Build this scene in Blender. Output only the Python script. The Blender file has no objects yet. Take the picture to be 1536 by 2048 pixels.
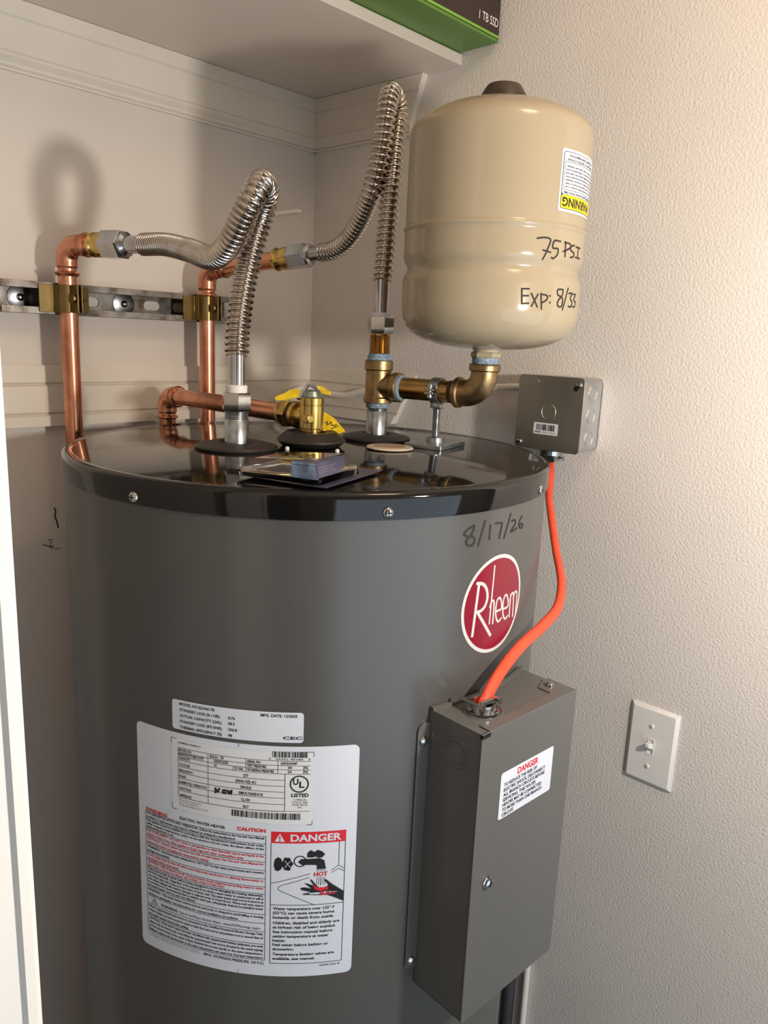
import bpy, math, random
from mathutils import Vector, Matrix
from mathutils.geometry import tessellate_polygon

random.seed(7)
scene = bpy.context.scene
COL = scene.collection
PI = math.pi

# ------------------------------------------------------------------ camera
cam_data = bpy.data.cameras.new('camera')
cam_data.sensor_fit = 'VERTICAL'
cam_data.sensor_height = 36.0
cam_data.lens = 27.42
cam_data.clip_start = 0.02
cam = bpy.data.objects.new('camera', cam_data)
COL.objects.link(cam)
cam.matrix_world = Matrix((
    (0.68001, 0.13091, -0.72142, -0.993),
    (-0.73197, 0.17824, -0.65761, -1.107),
    (0.04250, 0.97524, 0.21703, 1.620),
    (0, 0, 0, 1)))
scene.camera = cam

# ------------------------------------------------------------------ world, lights, exposure
world = bpy.data.worlds.new('room_ambient')
scene.world = world
world.use_nodes = True
bg = world.node_tree.nodes['Background']
bg.inputs[0].default_value = (0.92, 0.95, 1.0, 1)
bg.inputs[1].default_value = 0.04


def lamp(name, kind, loc, energy, color, size=0.05, target=None, size_y=None):
    d = bpy.data.lights.new(name, kind)
    d.energy = energy
    d.color = color
    if kind == 'AREA':
        d.size = size
        if size_y:
            d.shape = 'RECTANGLE'
            d.size_y = size_y
    else:
        d.shadow_soft_size = size
    o = bpy.data.objects.new(name, d)
    COL.objects.link(o)
    o.location = loc
    if target is not None:
        o.rotation_euler = (Vector(target) - Vector(loc)).to_track_quat('-Z', 'Y').to_euler()
    return o


lamp('room_lamp', 'POINT', (-0.40, -1.25, 1.625), 27, (1.0, 0.89, 0.78), 0.030)
lamp('ceiling_lamp', 'POINT', (-0.38, -1.05, 2.34), 7.5, (1.0, 0.68, 0.43), 0.10)
lamp('daylight_area', 'AREA', (-0.60, -2.44, 0.70), 22, (0.70, 0.85, 1.0), 2.1, (-0.60, 0.0, 0.70), 1.3)  # cool daylight from the room side; the window behind it is added, out of view

scene.view_settings.view_transform = 'Standard'
scene.view_settings.look = 'None'
scene.view_settings.exposure = -0.22
scene.view_settings.gamma = 1.0
scene.view_settings.use_curve_mapping = False

# ------------------------------------------------------------------ materials
MATS = {}


def mat(name, color, rough=0.5, metal=0.0, var=0.0, vscale=30.0, bump=0.0, bscale=200.0, bdist=0.001,
        color2=None, coat=0.0, trans=0.0, ior=1.45, rvar=0.0, spec=0.5, detail=3.0):
    m = bpy.data.materials.new(name)
    m.use_nodes = True
    nt = m.node_tree
    b = nt.nodes['Principled BSDF']
    b.inputs['Base Color'].default_value = (*color, 1)
    b.inputs['Roughness'].default_value = rough
    b.inputs['Metallic'].default_value = metal
    b.inputs['Coat Weight'].default_value = coat
    b.inputs['Coat Roughness'].default_value = 0.04
    b.inputs['Transmission Weight'].default_value = trans
    b.inputs['IOR'].default_value = ior
    b.inputs['Specular IOR Level'].default_value = spec
    tc = nt.nodes.new('ShaderNodeTexCoord')
    n1 = nt.nodes.new('ShaderNodeTexNoise')
    n1.inputs['Scale'].default_value = vscale
    n1.inputs['Detail'].default_value = detail
    nt.links.new(tc.outputs['Object'], n1.inputs['Vector'])
    mix = nt.nodes.new('ShaderNodeMix')
    mix.data_type = 'RGBA'
    c2 = color2 if color2 else tuple(c * (1 - var) for c in color)
    mix.inputs[6].default_value = (*color, 1)
    mix.inputs[7].default_value = (*c2, 1)
    ramp = nt.nodes.new('ShaderNodeMapRange')
    ramp.inputs[1].default_value = 0.4
    ramp.inputs[2].default_value = 0.68
    nt.links.new(n1.outputs[0], ramp.inputs[0])
    nt.links.new(ramp.outputs[0], mix.inputs[0])
    nt.links.new(mix.outputs[2], b.inputs['Base Color'])
    if rvar:
        rr = nt.nodes.new('ShaderNodeMapRange')
        rr.inputs[3].default_value = rough
        rr.inputs[4].default_value = rough + rvar
        nt.links.new(n1.outputs[0], rr.inputs[0])
        nt.links.new(rr.outputs[0], b.inputs['Roughness'])
    if bump:
        n2 = nt.nodes.new('ShaderNodeTexNoise')
        n2.inputs['Scale'].default_value = bscale
        n2.inputs['Detail'].default_value = 2.0
        nt.links.new(tc.outputs['Object'], n2.inputs['Vector'])
        bp = nt.nodes.new('ShaderNodeBump')
        bp.inputs['Strength'].default_value = bump
        bp.inputs['Distance'].default_value = bdist
        nt.links.new(n2.outputs[0], bp.inputs['Height'])
        nt.links.new(bp.outputs[0], b.inputs['Normal'])
    MATS[name] = m
    return m


M_WALL = mat('orange_peel_wall_paint', (0.68, 0.655, 0.62), 0.5, var=0.04, vscale=6, bump=0.6, bscale=300, bdist=0.0018)
M_WALLB = mat('flat_wall_paint', (0.66, 0.62, 0.57), 0.55, var=0.04, vscale=8, bump=0.25, bscale=110, bdist=0.001)
M_TRIM = mat('cream_trim_paint', (0.70, 0.66, 0.59), 0.32, var=0.05, vscale=14, bump=0.06, bscale=40)
M_CASE = mat('white_casing_paint', (0.80, 0.77, 0.72), 0.35, var=0.03, vscale=10)
M_SHELF = mat('cream_shelf_paint', (0.64, 0.59, 0.53), 0.38, var=0.06, vscale=5, bump=0.08, bscale=60)
M_FLOOR = mat('floor_concrete', (0.30, 0.28, 0.25), 0.6, var=0.2, vscale=9)
M_GREY = mat('grey_enamel', (0.072, 0.072, 0.069), 0.27, var=0.05, vscale=3, spec=0.5)
M_GREYBOX = mat('grey_box_enamel', (0.105, 0.105, 0.101), 0.22, var=0.04, vscale=4, spec=0.5)
M_LID = mat('black_gloss_lid', (0.006, 0.0055, 0.005), 0.04, var=0.2, vscale=7, rvar=0.05, spec=0.5)
M_RUBBER = mat('black_rubber', (0.022, 0.018, 0.016), 0.42, var=0.2, vscale=60)
M_TANK = mat('beige_tank_enamel', (0.36, 0.305, 0.21), 0.15, var=0.03, vscale=5, spec=0.5)
M_CAP = mat('dark_plastic_cap', (0.045, 0.03, 0.022), 0.45, var=0.1)
M_COPPER = mat('copper', (0.74, 0.35, 0.22), 0.20, 1.0, var=0.25, vscale=25, color2=(0.55, 0.23, 0.14), rvar=0.15)
M_BRASS = mat('bright_brass', (0.66, 0.47, 0.15), 0.22, 1.0, var=0.2, vscale=60, bump=0.1, bscale=500, bdist=0.0004)
M_BRONZE = mat('cast_bronze', (0.36, 0.25, 0.12), 0.38, 1.0, var=0.35, vscale=70, bump=0.3, bscale=700, bdist=0.0005)
M_BRASSPIPE = mat('brass_pipe', (0.50, 0.31, 0.11), 0.22, 1.0, var=0.3, vscale=40)
M_STEEL = mat('bright_steel', (0.52, 0.52, 0.52), 0.16, 1.0, var=0.2, vscale=40)
M_FLEX = mat('stainless_corrugated', (0.56, 0.51, 0.46), 0.12, 1.0, var=0.2, vscale=50)
M_ZINC = mat('galvanised_zinc', (0.44, 0.47, 0.50), 0.26, 1.0, var=0.35, vscale=90, rvar=0.15)
M_STRUT = mat('weathered_strut_steel', (0.30, 0.29, 0.27), 0.38, 1.0, vscale=45, color2=(0.13, 0.10, 0.08), rvar=0.2)
M_GOLDZINC = mat('yellow_zinc', (0.27, 0.19, 0.08), 0.34, 1.0, vscale=50, color2=(0.20, 0.16, 0.06))
M_PTFE = mat('blue_grey_pipe_tape', (0.12, 0.19, 0.29), 0.6, var=0.5, vscale=300, color2=(0.32, 0.40, 0.46), bump=0.5, bscale=600)
M_JBOX = mat('junction_box_steel', (0.42, 0.42, 0.38), 0.38, 1.0, var=0.25, vscale=14, rvar=0.12)
M_JSIDE = mat('junction_box_side_steel', (0.62, 0.63, 0.64), 0.30, 1.0, var=0.2, vscale=20, rvar=0.15)
M_ORANGE = mat('orange_cable_sheath', (0.72, 0.075, 0.03), 0.35, var=0.12, vscale=50, bump=0.1, bscale=80)
M_WIRE = mat('white_cable_sheath', (0.84, 0.81, 0.74), 0.4, var=0.08)
M_SWITCH = mat('white_switch_plastic', (0.74, 0.735, 0.72), 0.28, var=0.02)
M_PAPER = mat('white_sticker_vinyl', (0.60, 0.64, 0.71), 0.32, var=0.02, vscale=10)
M_PAPER2 = mat('cream_sticker_paper', (0.64, 0.66, 0.68), 0.4, var=0.02, vscale=12)
M_BLACK = mat('black_ink', (0.012, 0.012, 0.014), 0.45, var=0.1)
M_MARK = mat('black_marker', (0.020, 0.015, 0.013), 0.7, var=0.3, vscale=200)
M_RED = mat('red_ink', (0.58, 0.018, 0.03), 0.4, var=0.05)
M_CRIM = mat('crimson_ink', (0.20, 0.008, 0.024), 0.25, var=0.03)
M_YELL = mat('yellow_ink', (0.85, 0.66, 0.01), 0.4, var=0.03)
M_TAG = mat('yellow_tag_plastic', (0.72, 0.53, 0.01), 0.35, vscale=90, color2=(0.50, 0.34, 0.01))
M_PALE = mat('pale_ink', (0.50, 0.49, 0.49), 0.4)
M_GREEN = mat('green_cardboard', (0.085, 0.20, 0.03), 0.35, var=0.08, vscale=20)
M_GREENL = mat('light_green_print', (0.16, 0.36, 0.05), 0.35)
M_DARKBOX = mat('dark_cardboard', (0.030, 0.020, 0.017), 0.32, var=0.1, vscale=9)
M_WHITEINK = mat('white_ink', (0.75, 0.74, 0.72), 0.4)
M_NAVY = mat('navy_card', (0.050, 0.045, 0.075), 0.30, vscale=30, color2=(0.10, 0.09, 0.13))
M_INSERT = mat('purple_blue_insert', (0.07, 0.07, 0.15), 0.28, vscale=60, color2=(0.10, 0.11, 0.22))
M_FOIL = mat('blue_foil', (0.35, 0.52, 0.75), 0.2, 0.8, vscale=70, color2=(0.12, 0.2, 0.34))
M_PEACH = mat('orange_print', (0.75, 0.36, 0.18), 0.4)
M_CLEAR = mat('clear_blister_plastic', (0.97, 0.97, 0.99), 0.03, trans=1.0, ior=1.3)
M_CREAM = mat('cream_plastic_disc', (0.60, 0.50, 0.40), 0.4, var=0.1)
M_TANW = mat('tan_disc_centre', (0.40, 0.28, 0.18), 0.5, var=0.2)
M_HOLE = mat('dark_void', (0.004, 0.004, 0.004), 0.9)
M_RUSTY = mat('dark_rust', (0.07, 0.045, 0.03), 0.7, var=0.4, vscale=80)
M_GREENCAP = mat('green_grey_cap', (0.30, 0.38, 0.34), 0.3, 0.8, var=0.2)
M_DPIPE = mat('dark_grey_pipe', (0.05, 0.05, 0.055), 0.4, var=0.2)

# ------------------------------------------------------------------ mesh helpers


def frame(origin, zdir, xdir=None):
    z = Vector(zdir).normalized()
    x = Vector(xdir) if xdir is not None else (Vector((1, 0, 0)) if abs(z.x) < 0.9 else Vector((0, 1, 0)))
    x = (x - z * x.dot(z)).normalized()
    y = z.cross(x)
    return Matrix(((x.x, y.x, z.x, origin[0]), (x.y, y.y, z.y, origin[1]), (x.z, y.z, z.z, origin[2]), (0, 0, 0, 1)))


def spline(pts, ds=0.001):
    P = [Vector(p) for p in pts]
    P = [P[0] * 2 - P[1]] + P + [P[-1] * 2 - P[-2]]
    out = []
    for i in range(1, len(P) - 2):
        a, b, c, d = P[i - 1], P[i], P[i + 1], P[i + 2]
        n = max(2, int((c - b).length / ds))
        for k in range(n):
            t = k / n
            out.append(0.5 * ((2 * b) + (c - a) * t + (2 * a - 5 * b + 4 * c - d) * t * t + (3 * b - a - 3 * c + d) * t ** 3))
    out.append(P[-2])
    return out


def corner(a, b, c, R, n=10):
    """points of an arc that rounds the corner a-b-c with radius R"""
    a, b, c = Vector(a), Vector(b), Vector(c)
    u = (a - b).normalized()
    w = (c - b).normalized()
    ang = math.acos(max(-1, min(1, u.dot(w))))
    t = R / math.tan(ang / 2)
    bis = (u + w).normalized()
    cen = b + bis * (R / math.sin(ang / 2))
    p0 = b + u * t - cen
    p1 = b + w * t - cen
    tot = p0.angle(p1)
    ax = p0.cross(p1).normalized()
    return [cen + Matrix.Rotation(tot * k / n, 3, ax) @ p0 for k in range(n + 1)]


class MB:
    def __init__(self):
        self.v, self.f, self.m = [], [], []

    def add(self, verts, faces, m=0, M=None):
        o = len(self.v)
        for p in verts:
            p = Vector(p)
            self.v.append(M @ p if M is not None else p)
        for f in faces:
            self.f.append([i + o for i in f])
            self.m.append(m)
        return self

    def box(self, x0, x1, y0, y1, z0, z1, M=None, m=0):
        v = [(x, y, z) for z in (z0, z1) for y in (y0, y1) for x in (x0, x1)]
        return self.add(v, [(0, 2, 3, 1), (4, 5, 7, 6), (0, 1, 5, 4), (2, 6, 7, 3), (0, 4, 6, 2), (1, 3, 7, 5)], m, M)

    def lathe(self, prof, seg=32, M=None, m=0, start=0.0):
        v, f, rings = [], [], []
        for r, z in prof:
            if r < 1e-7:
                rings.append([len(v)])
                v.append((0, 0, z))
            else:
                rings.append(list(range(len(v), len(v) + seg)))
                for k in range(seg):
                    a = start + 2 * PI * k / seg
                    v.append((r * math.cos(a), r * math.sin(a), z))
        for A, B in zip(rings, rings[1:]):
            for k in range(seg):
                k2 = (k + 1) % seg
                if len(A) == 1 and len(B) == 1:
                    continue
                if len(A) == 1:
                    f.append((A[0], B[k], B[k2]))
                elif len(B) == 1:
                    f.append((A[k], B[0], A[k2]))
                else:
                    f.append((A[k], B[k], B[k2], A[k2]))
        return self.add(v, [tuple(reversed(q)) for q in f], m, M)

    def solid(self, prof, seg=32, M=None, m=0, start=0.0):
        p = list(prof)
        if p[0][0] > 1e-7:
            p = [(0, p[0][1])] + p
        if p[-1][0] > 1e-7:
            p = p + [(0, p[-1][1])]
        return self.lathe(p, seg, M, m, start)

    def hexnut(self, r, z0, z1, M=None, m=0, ch=0.0015, hole=None):
        q = [(r * 0.9, z0), (r, z0 + ch), (r, z1 - ch), (r * 0.9, z1)]
        return self.solid(q, 6, M, m)

    def tube(self, pts, rad, seg=16, m=0, flat=1.0, up=None, caps=True):
        P = [Vector(p) for p in pts]
        n = len(P)
        R = rad if isinstance(rad, (list, tuple)) else [rad] * n
        T = []
        for i in range(n):
            d = P[min(i + 1, n - 1)] - P[max(i - 1, 0)]
            T.append(d.normalized())
        u = Vector(up) if up else (Vector((0, 0, 1)) if abs(T[0].z) < 0.9 else Vector((1, 0, 0)))
        u = (u - T[0] * u.dot(T[0])).normalized()
        v, f = [], []
        for i in range(n):
            u = (u - T[i] * u.dot(T[i])).normalized()
            w = T[i].cross(u)
            for k in range(seg):
                a = 2 * PI * k / seg
                v.append(P[i] + u * (R[i] * math.cos(a)) + w * (R[i] * flat * math.sin(a)))
        for i in range(n - 1):
            for k in range(seg):
                k2 = (k + 1) % seg
                f.append((i * seg + k, i * seg + k2, (i + 1) * seg + k2, (i + 1) * seg + k))
        if caps:
            f.append(tuple(reversed(range(seg))))
            f.append(tuple(range((n - 1) * seg, n * seg)))
        return self.add(v, f, m)

    def prism(self, outer, z0, z1, holes=(), M=None, m=0):
        loops = [list(outer)] + [list(h) for h in holes]
        flat = [p for L in loops for p in L]
        tris = tessellate_polygon([[Vector((p[0], p[1], 0)) for p in L] for L in loops])
        n = len(flat)
        v = [(p[0], p[1], z0) for p in flat] + [(p[0], p[1], z1) for p in flat]
        f = []
        for t in tris:
            a, b, c = [flat[i] for i in t]
            cr = (b[0] - a[0]) * (c[1] - a[1]) - (b[1] - a[1]) * (c[0] - a[0])
            t = tuple(t) if cr > 0 else tuple(reversed(t))
            f.append(tuple(i + n for i in t))
            f.append(tuple(reversed(t)))
        o = 0
        for li, L in enumerate(loops):
            k = len(L)
            area = sum(L[i][0] * L[(i + 1) % k][1] - L[(i + 1) % k][0] * L[i][1] for i in range(k))
            ccw = (area > 0) == (li == 0)
            for i in range(k):
                j = (i + 1) % k
                q = (o + i, o + j, o + j + n, o + i + n)
                f.append(q if ccw else tuple(reversed(q)))
            o += k
        return self.add(v, f, m, M)

    def plate(self, pts, t, z0, z1, M=None, m=0):
        """a strip of sheet metal: 2-D polyline of thickness t, extruded from z0 to z1"""
        n = len(pts)
        L, Rr = [], []
        for i in range(n):
            a = pts[max(i - 1, 0)]
            b = pts[min(i + 1, n - 1)]
            d = Vector((b[0] - a[0], b[1] - a[1])).normalized()
            nx, ny = -d.y, d.x
            L.append((pts[i][0] + nx * t / 2, pts[i][1] + ny * t / 2))
            Rr.append((pts[i][0] - nx * t / 2, pts[i][1] - ny * t / 2))
        v = [(p[0], p[1], z) for z in (z0, z1) for p in L + Rr]
        N = 2 * n
        f = []
        for i in range(n - 1):
            f.append((i, i + 1, N + i + 1, N + i))
            f.append((n + i + 1, n + i, N + n + i, N + n + i + 1))
            f.append((i + 1, i, n + i, n + i + 1))
            f.append((N + i, N + i + 1, N + n + i + 1, N + n + i))
        f.append((0, N, N + n, n))
        f.append((n - 1, 2 * n - 1, N + 2 * n - 1, N + n - 1))
        return self.add(v, f, m, M)

    def build(self, name, mats, parent=None, loc=None, bevel=0.0, sharp=38, smooth=True, label=None):
        base = OFF[parent] if parent is not None else Vector(loc if loc is not None else (0, 0, 0))
        me = bpy.data.meshes.new(name)
        me.from_pydata([tuple(p - base) for p in self.v], [], self.f)
        if not isinstance(mats, (list, tuple)):
            mats = [mats]
        for q in mats:
            me.materials.append(q)
        if len(mats) > 1:
            me.polygons.foreach_set('material_index', self.m)
        if smooth:
            me.shade_smooth()
            me.set_sharp_from_angle(angle=math.radians(sharp))
        me.update()
        o = bpy.data.objects.new(name, me)
        COL.objects.link(o)
        if parent is not None:
            o.parent = parent
        else:
            o.location = base
        OFF[o] = base
        if bevel:
            b = o.modifiers.new('bevel', 'BEVEL')
            b.width = bevel
            b.segments = 2
            b.limit_method = 'ANGLE'
            b.angle_limit = math.radians(40)
        if label:
            o['label'] = label
        return o


OFF = {}


def thing(name, label, cat, loc, group=None):
    o = bpy.data.objects.new(name, None)
    o.empty_display_size = 0.02
    COL.objects.link(o)
    o.location = loc
    OFF[o] = Vector(loc)
    return tag(o, label, cat, group)


def tag(o, label, cat, group=None):
    o['label'] = label
    o['category'] = cat
    if group:
        o['group'] = group
    return o


def struct(o, label=None):
    o['kind'] = 'structure'
    if label:
        o['label'] = label
    return o


def circ(cx, cy, r, n=16, sx=1.0, sy=1.0):
    return [(cx + r * sx * math.cos(2 * PI * k / n), cy + r * sy * math.sin(2 * PI * k / n)) for k in range(n)]


def rrect(x0, y0, x1, y1, r, n=5):
    out = []
    for cx, cy, a0 in ((x1 - r, y0 + r, -PI / 2), (x1 - r, y1 - r, 0), (x0 + r, y1 - r, PI / 2), (x0 + r, y0 + r, PI)):
        for k in range(n + 1):
            a = a0 + (PI / 2) * k / n
            out.append((cx + r * math.cos(a), cy + r * math.sin(a)))
    return out


# ------------------------------------------------------------------ flat print (mm coordinates, v downwards)
_tc = bpy.data.curves.new('lettering', 'FONT')
_to = bpy.data.objects.new('lettering', _tc)
COL.objects.link(_to)
_cache = {}


def glyphs(s, bold, res):
    key = (s, bold, res)
    if key in _cache:
        return _cache[key]
    _tc.body = s
    _tc.size = 1.0
    _tc.offset = bold
    _tc.resolution_u = res
    bpy.context.view_layer.update()
    dg = bpy.context.evaluated_depsgraph_get()
    me = bpy.data.meshes.new_from_object(_to.evaluated_get(dg))
    v = [(p.co.x, p.co.y) for p in me.vertices]
    f = [tuple(p.vertices) for p in me.polygons]
    bpy.data.meshes.remove(me)
    _cache[key] = (v, f)
    return v, f


_hv, _ = glyphs('H', 0.0, 2)
CAP = max(p[1] for p in _hv)


class Print:
    def __init__(self):
        self.items = []

    def text(self, s, u, v, h, m, width=None, bold=0.0, layer=1, align='L', flip=False, res=1, condense=None):
        vs, fs = glyphs(s, bold, res)
        if not vs:
            return
        k = h / CAP
        x0 = min(p[0] for p in vs)
        x1 = max(p[0] for p in vs)
        kx = width / (x1 - x0) if width else k * (condense or 1.0)
        w = (x1 - x0) * kx
        off = 0 if align == 'L' else (-w if align == 'R' else -w / 2)
        self.items.append(([(u + off + (p[0] - x0) * kx, v - p[1] * k) for p in vs], fs, m, layer))

    def cols(self, cl, m, layer):
        v, f = [], []
        for i, (u, a, b) in enumerate(cl):
            v += [(u, a), (u, b)]
            if i:
                f.append((2 * i - 2, 2 * i - 1, 2 * i + 1, 2 * i))
        self.items.append((v, f, m, layer))

    def rrect(self, u0, v0, u1, v1, r, m, layer=0, step=3.0):
        us = [u0 + r * (1 - math.cos(PI / 2 * k / 5)) for k in range(6)] if r > 0 else [u0]
        n = max(1, int((u1 - u0 - 2 * r) / step))
        us += [u0 + r + (u1 - u0 - 2 * r) * k / n for k in range(1, n)]
        us += [u1 - r * (1 - math.cos(PI / 2 * k / 5)) for k in range(5, -1, -1)] if r > 0 else [u1]
        cl = []
        for u in us:
            d = 0
            if r > 0:
                x = max(u0 + r - u, u - (u1 - r), 0)
                d = r - math.sqrt(max(0, r * r - x * x))
            cl.append((u, v0 + d, v1 - d))
        self.cols(cl, m, layer)

    def disc(self, u, v, r, m, layer=0, n=40):
        self.cols([(u - r * math.cos(PI * k / n), v - r * math.sin(PI * k / n), v + r * math.sin(PI * k / n)) for k in range(n + 1)], m, layer)

    def ring(self, u, v, r, w, m, layer=1, n=32):
        vs, fs = [], []
        for k in range(n):
            a = 2 * PI * k / n
            vs += [(u + (r - w / 2) * math.cos(a), v + (r - w / 2) * math.sin(a)), (u + (r + w / 2) * math.cos(a), v + (r + w / 2) * math.sin(a))]
            j = (k + 1) % n
            fs.append((2 * k, 2 * j, 2 * j + 1, 2 * k + 1))
        self.items.append((vs, fs, m, layer))

    def poly(self, pts, m, layer=1):
        t = tessellate_polygon([[Vector((p[0], p[1], 0)) for p in pts]])
        self.items.append((list(pts), [tuple(x) for x in t], m, layer))

    def stroke(self, pts, w, m, layer=1, smooth=False, round_=True):
        if smooth and len(pts) > 2:
            pts = [(p.x, p.y) for p in spline([(a, b, 0) for a, b in pts], ds=max(0.6, w * 0.5))]
        for a, b in zip(pts, pts[1:]):
            d = Vector((b[0] - a[0], b[1] - a[1]))
            if d.length < 1e-6:
                continue
            n = max(1, int(d.length / 4))
            q = Vector((-d.y, d.x)).normalized() * (w / 2)
            vs, fs = [], []
            for k in range(n + 1):
                c = Vector(a) + d * (k / n)
                vs += [tuple(c - q), tuple(c + q)]
                if k:
                    fs.append((2 * k - 2, 2 * k - 1, 2 * k + 1, 2 * k))
            self.items.append((vs, fs, m, layer))
        if round_:
            for p in pts:
                self.items.append((circ(p[0], p[1], w / 2, 10), [tuple(range(10))], m, layer))

    def barcode(self, u0, v0, u1, v1, m, layer=1, seed=1, unit=0.45):
        rnd = random.Random(seed)
        u = u0
        while u < u1:
            w = unit * rnd.choice((1, 1, 2, 3))
            self.poly([(u, v0), (min(u + w, u1), v0), (min(u + w, u1), v1), (u, v1)], m, layer)
            u += w + unit * rnd.choice((1, 1, 2))

    def build(self, name, mapper, mats, parent, label=None, base=0.0003, gap=0.00018):
        mb = MB()
        for vs, fs, m, layer in self.items:
            P = [mapper(u / 1000.0, v / 1000.0, base + gap * layer) for u, v in vs]
            c = sum(P, Vector()) / len(P)
            nrm = mapper(vs[0][0] / 1000.0, vs[0][1] / 1000.0, base + gap * layer + 0.01) - P[0]
            out = []
            for f in fs:
                g = (P[f[1]] - P[f[0]]).cross(P[f[2]] - P[f[0]])
                out.append(tuple(f) if g.dot(nrm) >= 0 else tuple(reversed(f)))
            mb.add(P, out, m)
        return mb.build(name, mats, parent, smooth=False, label=label)


def cyl_map(cx, cy, r, th0, z0):
    def f(u, v, off):
        a = th0 + u / r
        return Vector((cx + (r + off) * math.cos(a), cy + (r + off) * math.sin(a), z0 - v))
    return f


def plane_map(o, eu, ev, n):
    o, eu, ev, n = Vector(o), Vector(eu).normalized(), Vector(ev).normalized(), Vector(n).normalized()
    return lambda u, v, off: o + eu * u + ev * v + n * off


# ================================================================== the setting
struct(MB().box(-1.0, 0.12, 0.0, 0.12, 0, 2.44).build('wall_back', M_WALLB))
struct(MB().box(0.0, 0.12, -1.05, 0.0, 0, 2.44).build('wall_right', M_WALL))
wl = MB().box(-1.0, -0.875, -0.64, 0.0, 0, 2.44).box(-2.6, -0.865, -0.735, -0.64, 0, 2.44)
struct(wl.build('wall_left', M_WALLB))
struct(MB().box(-2.6, 1.2, -2.62, 0.12, -0.1, 0).build('floor', M_FLOOR))
struct(MB().box(-2.6, 1.2, -2.62, 0.12, 2.44, 2.5).build('ceiling', M_WALLB))
# unseen room wall opposite the closet, with a low window added behind the area light
wf = MB().box(-2.6, -1.68, -2.62, -2.5, 0, 2.44).box(0.48, 1.2, -2.62, -2.5, 0, 2.44)
wf.box(-1.68, 0.48, -2.62, -2.5, 1.38, 2.44).box(-1.68, 0.48, -2.62, -2.5, 0, 0.02)
struct(wf.build('wall_front', M_WALLB))
wn = MB().box(-1.68, -1.62, -2.58, -2.49, 0.02, 1.38).box(0.42, 0.48, -2.58, -2.49, 0.02, 1.38)
wn.box(-1.62, 0.42, -2.58, -2.49, 1.33, 1.38).box(-1.62, 0.42, -2.58, -2.49, 0.02, 0.06)
struct(wn.build('added_window', M_CASE, bevel=0.003))

# mouldings that once carried shelves: upper pair and lower pair
UP = [(0, 2.016), (0.0125, 2.016), (0.0125, 1.9965), (0.0100, 1.9950), (0.0110, 1.9935), (0.0110, 1.955), (0.0125, 1.952), (0.0125, 1.9485), (0.0065, 1.942), (0.0060, 1.9385), (0.0035, 1.9370), (0.0055, 1.9355), (0.0050, 1.933), (0, 1.933)]
LO = [(0, 1.5605), (0.0016, 1.5605), (0.0065, 1.5635), (0.0075, 1.5610), (0.0080, 1.5400), (0.0050, 1.5375), (0.0115, 1.5345), (0.0120, 1.4985), (0.0085, 1.4960), (0.0150, 1.4930), (0.0150, 1.479), (0, 1.479)]


def moulding(name, prof, along, a, b_top=None, b_bot=None, b=None):
    ztop = max(p[1] for p in prof)
    zbot = min(p[1] for p in prof)
    mb = MB()
    n = len(prof)
    v = []
    for end in (0, 1):
        for d, z in prof:
            if end == 0:
                t = a + (d if along == 'y' else 0)
                t = a
            else:
                t = b if b is not None else b_bot + (b_top - b_bot) * (z - zbot) / (ztop - zbot)
            v.append((t, -d, z) if along == 'x' else (-d, t, z))
    f = [(i, (i + 1) % n, n + (i + 1) % n, n + i) for i in range(n)]
    t = tessellate_polygon([[Vector((p[0], p[1], 0)) for p in prof]])
    for q in t:
        f.append(tuple(q))
        f.append(tuple(i + n for i in reversed(q)))
    mb.add(v, f)
    o = mb.build(name, M_TRIM, sharp=20)
    return struct(o)


moulding('trim_1', UP, 'x', -0.875, b=-0.0005)
moulding('trim_2', UP, 'y', 0.0, -0.2535, -0.2245)
moulding('trim_3', LO, 'x', -0.875, b=-0.0005)
moulding('trim_4', LO, 'y', 0.0, -0.266, -0.2215)

# door casing at the left of the closet opening
case = MB()
cp = [(-0.935, -0.735), (-0.935, -0.743), (-0.928, -0.7465), (-0.8615, -0.7465), (-0.8595, -0.7490), (-0.8545, -0.7490), (-0.8515, -0.7465), (-0.8505, -0.742), (-0.8505, -0.735)]
case.prism(cp, 0.0, 2.05)
case.box(-0.865, -0.853, -0.735, -0.62, 0.0, 2.05)
struct(case.build('trim_5', M_CASE, sharp=25))

# scuffs on the back wall beside the heater
wb = bpy.data.objects['wall_back']
OFF[wb] = Vector((0, 0, 0))
sc = Print()
sc.stroke([(0, 0), (1.5, 6), (0, 12), (2.5, 20), (4, 30)], 1.7, 0, smooth=True)
sc.stroke([(-20, 52), (-13, 55), (-8, 58), (-4, 56)], 1.0, 0, smooth=True)
sc.stroke([(-12, 46), (-6, 47), (-9, 52), (-8, 58), (-4, 60)], 0.9, 0, smooth=True)
sc.stroke([(-2, 62), (5, 61)], 0.8, 0)
sc.build('wall_scuff', plane_map((-0.496, -0.0002, 1.357), (1, 0, 0), (0, 0, -1), (0, -1, 0)), [M_BLACK], wb, label='dark torn scuff marks on the wall')

# ================================================================== shelf and the box on it
sh = MB().box(-0.872, -0.0005, -0.3194, -0.0005, 2.0165, 2.0315)
tag(sh.build('closet_shelf', M_SHELF, loc=(-0.43, -0.16, 2.0165), bevel=0.0015),
    'cream painted board shelf across the top of the closet corner', 'shelf')

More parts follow.
